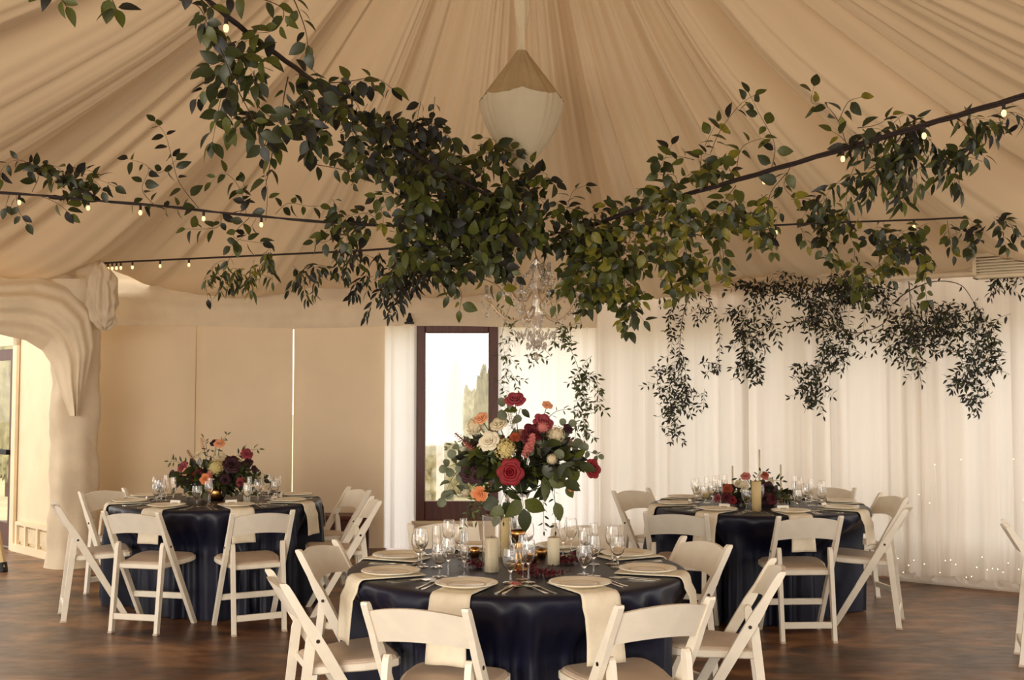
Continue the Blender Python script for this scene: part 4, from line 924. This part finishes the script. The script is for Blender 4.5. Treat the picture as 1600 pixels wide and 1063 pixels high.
gr = [(760, 720, D0, 700, 730, D0 - .05, .05, 'round', E, .04), (740, 700, D0, 712, 705, D0, .05, 'round', E, .04), (720, 730, D0, 693, 778, D0, .052, 'round', E, .045), (735, 740, D0, 705, 768, D0, .048, 'round', E, .04), (800, 670, D0, 788, 635, D0, .05, 'round', E, .05), (820, 700, D0 - .1, 866, 706, D0 - .12, .055, 'round', E, .045), (850, 710, D0, 905, 698, D0, .05, 'round', E, .045), (860, 690, D0, 888, 664, D0, .045, 'round', E, .05), (870, 700, D0, 935, 712, D0, .032, 'round', E, .025),
      (820, 730, D0 - .1, 905, 728, D0 - .1, .09, 'broad', OLF, .045), (815, 740, D0 - .1, 880, 752, D0 - .1, .10, 'broad', OLF, .05), (800, 750, D0 - .12, 782, 788, D0 - .12, .12, 'broad', OLF, .06), (812, 755, D0 - .12, 818, 795, D0 - .12, .12, 'broad', OLF, .07), (850, 745, D0 - .1, 868, 785, D0 - .1, .10, 'broad', OLF, .06), (870, 752, D0, 885, 760, D0, .07, 'broad', OLF, .06), (760, 750, D0, 738, 800, D0, .04, 'small', OLF, .02), (770, 755, D0, 745, 815, D0, .035, 'small', ('small', 'lg2'), .02), (745, 760, D0, 722, 830, D0, .03, 'small', ('small', 'lg2'), .025),
      (848, 760, D0, 850, 830, D0, .028, 'small', ('lg1',), .03), (866, 760, D0, 868, 830, D0, .028, 'small', ('lg1',), .03), (790, 780, D0, 787, 815, D0, .028, 'small', ('lg1',), .03), (735, 715, D0 - .05, 790, 722, D0 - .15, .045, 'small', ('euc', 'lg2') if False else ('small', 'lg2'), .012), (850, 660, D0, 885, 640, D0, .03, 'small', ('small',), .03), (740, 690, D0, 700, 700, D0 + .05, .03, 'small', ('small',), .025), (810, 650, D0, 815, 640, D0, .06, 'broad', OLF, .05)]
rg = random.Random(77)
for _ in range(26):
    a = rg.uniform(0, 6.28); q_ = rg.uniform(.25, .95); fl_.append((rg.choice(('rose', 'hydrangea', 'rose', 'stock_flower')), rg.choice(('ivory', 'pink', 'burg', 'cream', 'dburg', 'dusty', 'ivory')), 808 + 72 * q_ * math.cos(a), 697 + 40 * q_ * math.sin(a), rg.uniform(5.5, 9), .02))
g = bouquet('tall flower arrangement of roses and eucalyptus on the near table', cen, fl_, gr, 5, base, (330, .25, .125, .075), st)
g.finish(300, 'fstem')
# vase
vz = thing('glass_vase', 'tall clear glass vase under the large arrangement on the near table', 'vase', (tx - .0, ty + .02, TZ + .001))
topz = st.z - TZ + .02
pr = [(0, 0), (.06, 0), (.062, .006), (.02, .012), (.012, .03), (.012, .06), (.022, .10), (.03, topz * .6), (.05, topz * .9), (.066, topz), (.064, topz), (.048, topz * .9), (.028, topz * .6), (.019, .105), (0, .10)]
part('vessel', MB().lathe(pr, 32), 'glass', vz, True)
# left bouquet
D1 = 8.2; cen = P(335, 745, D1); st = P(335, 778, D1)
fl_ = [('stock_flower', 'peach', 317, 695, 9, 0), ('rose', 'peach', 343, 694, 8, -.05), ('rose', 'dburg', 336, 693, 7, 0), ('stock_flower', 'rust', 298, 712, 8, 0), ('rose', 'ivory', 310, 712, 8, .02), ('rose', 'dusty', 286, 732, 10, 0), ('rose', 'peach', 290, 738, 6, -.05), ('rose', 'dburg', 269, 741, 6, 0), ('hydrangea', 'yellow', 338, 731, 12, -.12), ('rose', 'dburg', 362, 727, 13, -.1), ('rose', 'orange', 321, 749, 8, -.15), ('rose', 'dusty', 385, 710, 9, 0), ('rose', 'dusty', 376, 754, 7, -.1), ('rose', 'dburg', 397, 733, 5, 0), ('rose', 'ivory', 345, 715, 8, -.02), ('rose', 'burg', 310, 740, 8, -.08), ('rose', 'dburg', 388, 722, 7, .02), ('rose', 'rust', 300, 745, 7, 0), ('stock_flower', 'pink', 328, 742, 7, -.14), ('hydrangea', 'ivory', 404, 748, 6, .05), ('rose', 'dburg', 352, 750, 8, -.12)]
gr = [(310, 740, D1, 264, 721, D1, .045, 'small', OLF, .02), (330, 720, D1, 355, 680, D1, .04, 'small', ('small', 'lg2'), .025), (360, 720, D1, 405, 702, D1, .045, 'small', OLF, .03), (325, 715, D1, 318, 684, D1, .04, 'small', OLF, .03), (360, 745, D1, 412, 750, D1, .06, 'broad', OLF, .045), (305, 750, D1, 276, 762, D1, .07, 'broad', OLF, .05), (340, 770, D1, 298, 778, D1, .06, 'broad', OLF, .05), (350, 770, D1, 395, 770, D1, .06, 'broad', OLF, .05), (380, 750, D1, 415, 742, D1, .03, 'small', ('small',), .03)]
g = bouquet('round flower arrangement with peach roses and dark greenery on the left table', cen, fl_, gr, 6, Vector((TABLES[1][0], D1, TZ)), (330, .27, .13, .07), st)
g.finish(300, 'fstem')
o = link('low_vase', MB().lathe([(0, 0), (.05, 0), (.07, .03), (.075, .07), (.06, .10), (.056, .10), (.07, .07), (.064, .03), (.045, .006), (0, .006)], 24).mesh('low_vase', 'gold', True)); o.location = (TABLES[1][0], D1, TZ + .001); tag(o, 'low brass bowl vase beneath the flowers on the left table', 'vase')
# right bouquet (low)
D2 = 7.86; cen = P(1180, 772, D2); st = P(1180, 782, D2)
fl_ = [('rose', 'rust', 1137, 765, 8, -.05), ('rose', 'burg', 1136, 778, 8, -.1), ('rose', 'red', 1145, 782, 6, -.12), ('hydrangea', 'yellow', 1105, 774, 7, 0), ('rose', 'pink', 1165, 745, 7, 0), ('rose', 'cream', 1162, 762, 8, -.05), ('rose', 'cream', 1188, 768, 8, -.05), ('rose', 'dburg', 1200, 766, 12, -.08), ('rose', 'dburg', 1194, 779, 10, -.1), ('rose', 'burg', 1206, 780, 9, -.1), ('rose', 'pink', 1194, 746, 6, 0), ('rose', 'cream', 1204, 752, 6, 0), ('rose', 'dburg', 1152, 782, 7, -.05), ('rose', 'rust', 1196, 742, 5, 0), ('rose', 'ivory', 1154, 756, 6, 0), ('rose', 'dusty', 1122, 779, 6, -.05), ('stock_flower', 'burg', 1228, 778, 6, -.05)]
gr = [(1150, 775, D2, 1112, 772, D2, .045, 'small', OLF, .02), (1170, 760, D2, 1152, 748, D2, .05, 'small', OLF, .03), (1190, 765, D2, 1222, 752, D2, .05, 'small', OLF, .03), (1190, 780, D2, 1240, 784, D2, .045, 'small', DK, .02), (1180, 750, D2, 1198, 738, D2, .04, 'small', DK, .03)]
g = bouquet('low burgundy and cream flower arrangement among candles on the right table', cen, fl_, gr, 8, Vector((TABLES[2][0], D2, TZ)), (110, .24, .06, .07), st)
g.finish(300, 'fstem')

# ------------------------------------------------------------------ candles, votives, compote, petals
def pillar(label, x, y, r, h, m='wax', glass=False, z=TZ + .001):
    t = thing('pillar_candle', label, 'candle', (x, y, z)); part('wax', MB().lathe([(0, 0), (r, 0), (r, h - .004), (r - .004, h), (r * .6, h - .006), (0, h - .008)], 24), m, t, True)
    part('wick', MB().tube([(0, 0, h - .008), (.001, 0, h + .008)], .0015, 5), 'wick', t); return t
def at_table(px, py): D = (CZ - TZ) * F / (py - 617); p = P(px, py, D); return p.x, p.y
x, y = at_table(768, 891); pillar('white pillar candle at the front of the near table, left of centre', x, y, .031, .15)
o = link('hurricane_glass', MB().lathe(crisp([(.042, 0), (.042, .245), (.0405, .245), (.0405, 0), (.042, 0)]), 32).mesh('hurricane_glass', 'glass', True)); o.location = (x, y, TZ + .001); tag(o, 'clear glass hurricane cylinder around the left white pillar candle on the near table', 'candle holder')
x, y = at_table(865, 880); pillar('white pillar candle on the near table right of the brass compote', x, y, .028, .125)
x, y = at_table(789, 868); pillar('taller beeswax pillar candle behind the white one on the near table', x, y, .022, .19, 'waxtan')
x, y = at_table(1176, 795); pillar('thick beeswax pillar candle in the flowers of the right table', x, y - .12, .032, .20, 'waxtan')
for k, (px, h, lb) in enumerate(((1143, .26, 'left taper candle'), (1185, .38, 'tallest middle taper candle'), (1218, .27, 'right taper candle'))):
    D = D2 + .22; X_ = (px - 800) / F * D; t = thing('taper_candle', lb + ' on the right table', 'candle', (X_, D, TZ + .001), 0, 'taper candles')
    part('holder', MB().lathe([(0, 0), (.03, 0), (.03, .004), (.008, .01), (.007, .05), (.013, .06), (.011, .07), (0, .07)], 14), 'gold', t, True); part('wax', MB().tube([(0, 0, .065), (0, 0, h)], [.0085, .006], 10), 'wax', t, True)
for px, py, lb in ((366, 788, 'pale hurricane candle right of the flowers on the left table'), (378, 789, 'slim pale candle beside the hurricane candle on the left table')):
    pass
x, y = P(386, 780, 8.05)[:2]; pillar('ivory pillar candle at the right of the flowers on the left table', x, y, .026, .14)
# front compote
x, y = at_table(810, 888); t = thing('brass_compote', 'brass trumpet candle holder in the middle of the near table', 'candle holder', (x, y, TZ + .001))
part('body', MB().lathe([(0, 0), (.045, 0), (.045, .006), (.014, .015), (.010, .03), (.018, .045), (.010, .06), (.009, .085), (.016, .10), (.009, .115), (.012, .13), (.028, .15), (.036, .175), (.034, .175), (.026, .152), (0, .135)], 24), 'gold', t, True)
for px, py, lb in ((846, 870, 'small brass votive cup right of the compote'), (832, 876, 'small brass votive cup in front of the compote'), (742, 868, 'small glass votive at the left of the candles')):
    x, y = at_table(px, py); t = thing('votive_cup', lb + ' on the near table', 'votive', (x, y, TZ + .001)); part('cup', MB().lathe([(0, 0), (.02, 0), (.024, .03), (.022, .045), (.020, .045), (.021, .03), (.017, .005), (0, .005)], 16), 'gold', t, True); part('wax', MB().lathe([(0, .006), (.016, .006), (.018, .026), (0, .026)], 12), 'waxtan', t, True)
x, y = at_table(768, 891)
# burgundy sprigs on the near table
for k, (px, py, rx, ry, n, lb) in enumerate(((748, 884, 18, 9, 60, 'burgundy petal cluster left of the white pillar candle'), (846, 897, 26, 8, 80, 'burgundy petal cluster at the front of the near table centre'), (885, 878, 18, 8, 60, 'burgundy petal cluster right of the right pillar candle'), (908, 868, 10, 6, 30, 'small red petal cluster among the right glasses'), (820, 884, 16, 6, 40, 'burgundy petal cluster below the brass compote'))):
    x, y = at_table(px, py); t = thing('petal_cluster', lb, 'petals', (x, y, TZ + .001), 0, 'burgundy petals on the near table'); rg = random.Random(k); mb = MB()
    for _ in range(n * 2):
        sx = rg.gauss(0, rx / F * D0 * .55); sy = rg.gauss(0, .03); sz = abs(rg.gauss(0, .013)) + .004; c = Vector((sx, sy, sz)); r_ = rg.uniform(.006, .011)
        q = Vector((rg.gauss(0, 1), rg.gauss(0, 1), rg.gauss(0, 1))).normalized(); e = q.orthogonal().normalized(); f_ = q.cross(e)
        vv = [c + e * r_, c + f_ * r_ * .7 + q * .003, c - e * r_, c - f_ * r_ * .7 + q * .003]
        for w in vv: w.z = max(w.z, .0005)
        mb.add(vv, [(0, 1, 2, 3)])
    o = part('petal', mb, 'burg' if k != 3 else 'red', t, False); o['kind'] = 'stuff'
x, y = at_table(806, 915); t = thing('rosebud', 'single blush rosebud lying at the front edge of the near table', 'flower', (x, y, TZ + .012)); o = link('bloom', flower('rose', 'pink'), t); o.scale = (.022,) * 3
part('stalk', MB().tube([(0, .0, -.003), (.03, .03, -.008)], .002, 5), 'fstem', t)

# ------------------------------------------------------------------ hanging lantern wrapped in cloth
lc = P(815, 152, 7.0); zt = P(815, 80, 7.0).z - lc.z; zb = P(815, 268, 7.0).z - lc.z
t = thing('hanging_lantern', 'cloth wrapped lantern with tan top hanging under the tent peak', 'lantern', tuple(lc))
def hexw(a): return 1 - .07 * abs(math.sin(a * 3)) + .012 * math.sin(a * 31)
def top_(u, v):
    a = 2 * math.pi * u; r = .035 + (.275 - .035) * v ** 1.1; return (r * hexw(a) * math.cos(a), r * hexw(a) * math.sin(a), zt * (1 - v) + .006 * math.sin(a * 17) * v * (1 - v) * 4 - .03 * abs(math.cos(a * 3)) * v ** 3)
part('top_cover', MB().grid(top_, 96, 12, True), 'lantern_tan', t, True)
def bot_(u, v):
    a = 2 * math.pi * u; r = .272 * (1 - .93 * v ** 1.7) * (1 + .012 * math.sin(a * 24) * (1 - v)); r *= hexw(a) * (1 - v) + v
    return (r * math.cos(a), r * math.sin(a), zb * v - .03 * abs(math.cos(a * 3)) * (1 - v))
part('lower_cover', MB().grid(bot_, 96, 24, True), 'lantern_white', t, True)
def strap(u, v):
    a = 2 * math.pi * u; z = zt - .02 + 1.5 * v; r = .036 + .014 * math.sin(z * 13) + .006 * math.sin(a * 5 + z * 14); return (r * math.cos(a), r * math.sin(a), z)
part('wrapped_strap', MB().grid(strap, 30, 60, True), 'lantern_white', t, True)
# crystal chandelier
cc = P(838, 478, 7.05); t = thing('crystal_chandelier', 'crystal chandelier hanging below the leaf canopy in front of the voile', 'chandelier', tuple(cc))
part('column', MB().lathe([(0, -.28), (.02, -.26), (.05, -.22), (.02, -.17), (.03, -.1), (.06, -.05), (.03, 0), (.02, .08), (.05, .13), (.03, .18), (.05, .25), (.015, .3), (0, .33)], 16), 'crystal', t, True)
part('chain', MB().tube([(0, 0, .3), (P(815, 262, 7.0) - cc)], .005, 6), 'gold', t)
rg = random.Random(4)
def octa(mb, c, r, h=1.4):
    c = Vector(c); mb.add([c + Vector(v) for v in ((r, 0, 0), (0, r, 0), (-r, 0, 0), (0, -r, 0), (0, 0, r * h), (0, 0, -r * h))], [(0, 1, 4), (1, 2, 4), (2, 3, 4), (3, 0, 4), (1, 0, 5), (2, 1, 5), (3, 2, 5), (0, 3, 5)])
beads = MB()
for k in range(10):
    a = 2 * math.pi * k / 10; R_ = .32 if k % 2 else .24; zt_ = .02 if k % 2 else .14
    pts = [(math.cos(a) * R_ * s, math.sin(a) * R_ * s, zt_ - .13 * math.sin(math.pi * s) + .03 * s) for s in np.linspace(.08, 1, 9)]
    arm = part('arm', MB().tube(pts, .006, 6), 'pale_brass', t, True)
    e = Vector(pts[-1]); part('candle_cup', MB().lathe([(0, 0), (.03, .005), (.032, .012), (.012, .016), (.012, .08), (0, .085)], 12, tuple(e)), 'crystal', arm, True)
    for j in range(7): octa(beads, e + Vector((.03 * math.cos(j), .03 * math.sin(j), -.03 - .02 * (j % 3))), .008)
    octa(beads, e + Vector((0, 0, -.11)), .014, 1.8)
    for s in range(1, 12): # strand to top
        f_ = s / 12; q = e.lerp(Vector((0, 0, .28)), f_); q.z -= .05 * math.sin(math.pi * f_); octa(beads, q, .008)
    for s in range(1, 12):
        f_ = s / 12; q = e.lerp(Vector((0, 0, -.24)), f_); q.z -= .06 * math.sin(math.pi * f_); octa(beads, q, .008)
for k in range(40): a = k * .157; octa(beads, (.12 * math.cos(a), .12 * math.sin(a), -.18 - .02 * (k % 2)), .009, 2)
for k in range(24): a = k * .262; octa(beads, (.06 * math.cos(a), .06 * math.sin(a), -.25 - .02 * (k % 2)), .009, 2)
octa(beads, (0, 0, -.33), .025)
o = part('crystal_beads', beads, 'crystal', t); o['kind'] = 'stuff'
# fairy lights along hem of the right curtains
ff = thing('fairy_lights', 'fine warm fairy lights along the hem of the right curtain', 'string lights', tuple(P(1500, 880, 8.9).xy) + (0,)); fo = ff.location.copy()
rg = random.Random(12); wire = []
for k in range(26):
    px = 1395 + k * 8.2; py = rg.choice((870, 885, 895, 905, 780, 720, 820)) + rg.uniform(-10, 10) if rg.random() < .45 else rg.uniform(868, 902); D = wallD(px) + .08; p = P(px, py, D); p.z = max(p.z, .03)
    part('bulb', MB().lathe([(0, -.005), (.005, 0), (0, .005)], 6, tuple(p - fo)), 'fairy', ff); wire.append(p - fo)
part('wire', MB().tube(wire, .0004, 3), 'silver', ff)
# hem tulle bundle
def tulle(u, v):
    px = 1385 + 330 * u; D = wallD(px) + .05; a = math.pi * v; r = .05 + .03 * noise.noise(Vector((u * 14, v * 2, 0))) + .012 * noise.noise(Vector((u * 50, v * 6, 3)))
    q = P(px, 700, D); return (q.x, q.y - r * math.sin(a), .005 + max(0, (r * 1.3 * (1 - math.cos(a)) * .5)))
o = link('tulle_bundle', MB().grid(tulle, 160, 12).mesh('tulle_bundle', 'sheer', True)); tag(o, 'bunched sheer tulle lying along the floor at the right curtain', 'fabric')
print('LEAVES', tot, 'OBJECTS', len(bpy.data.objects))
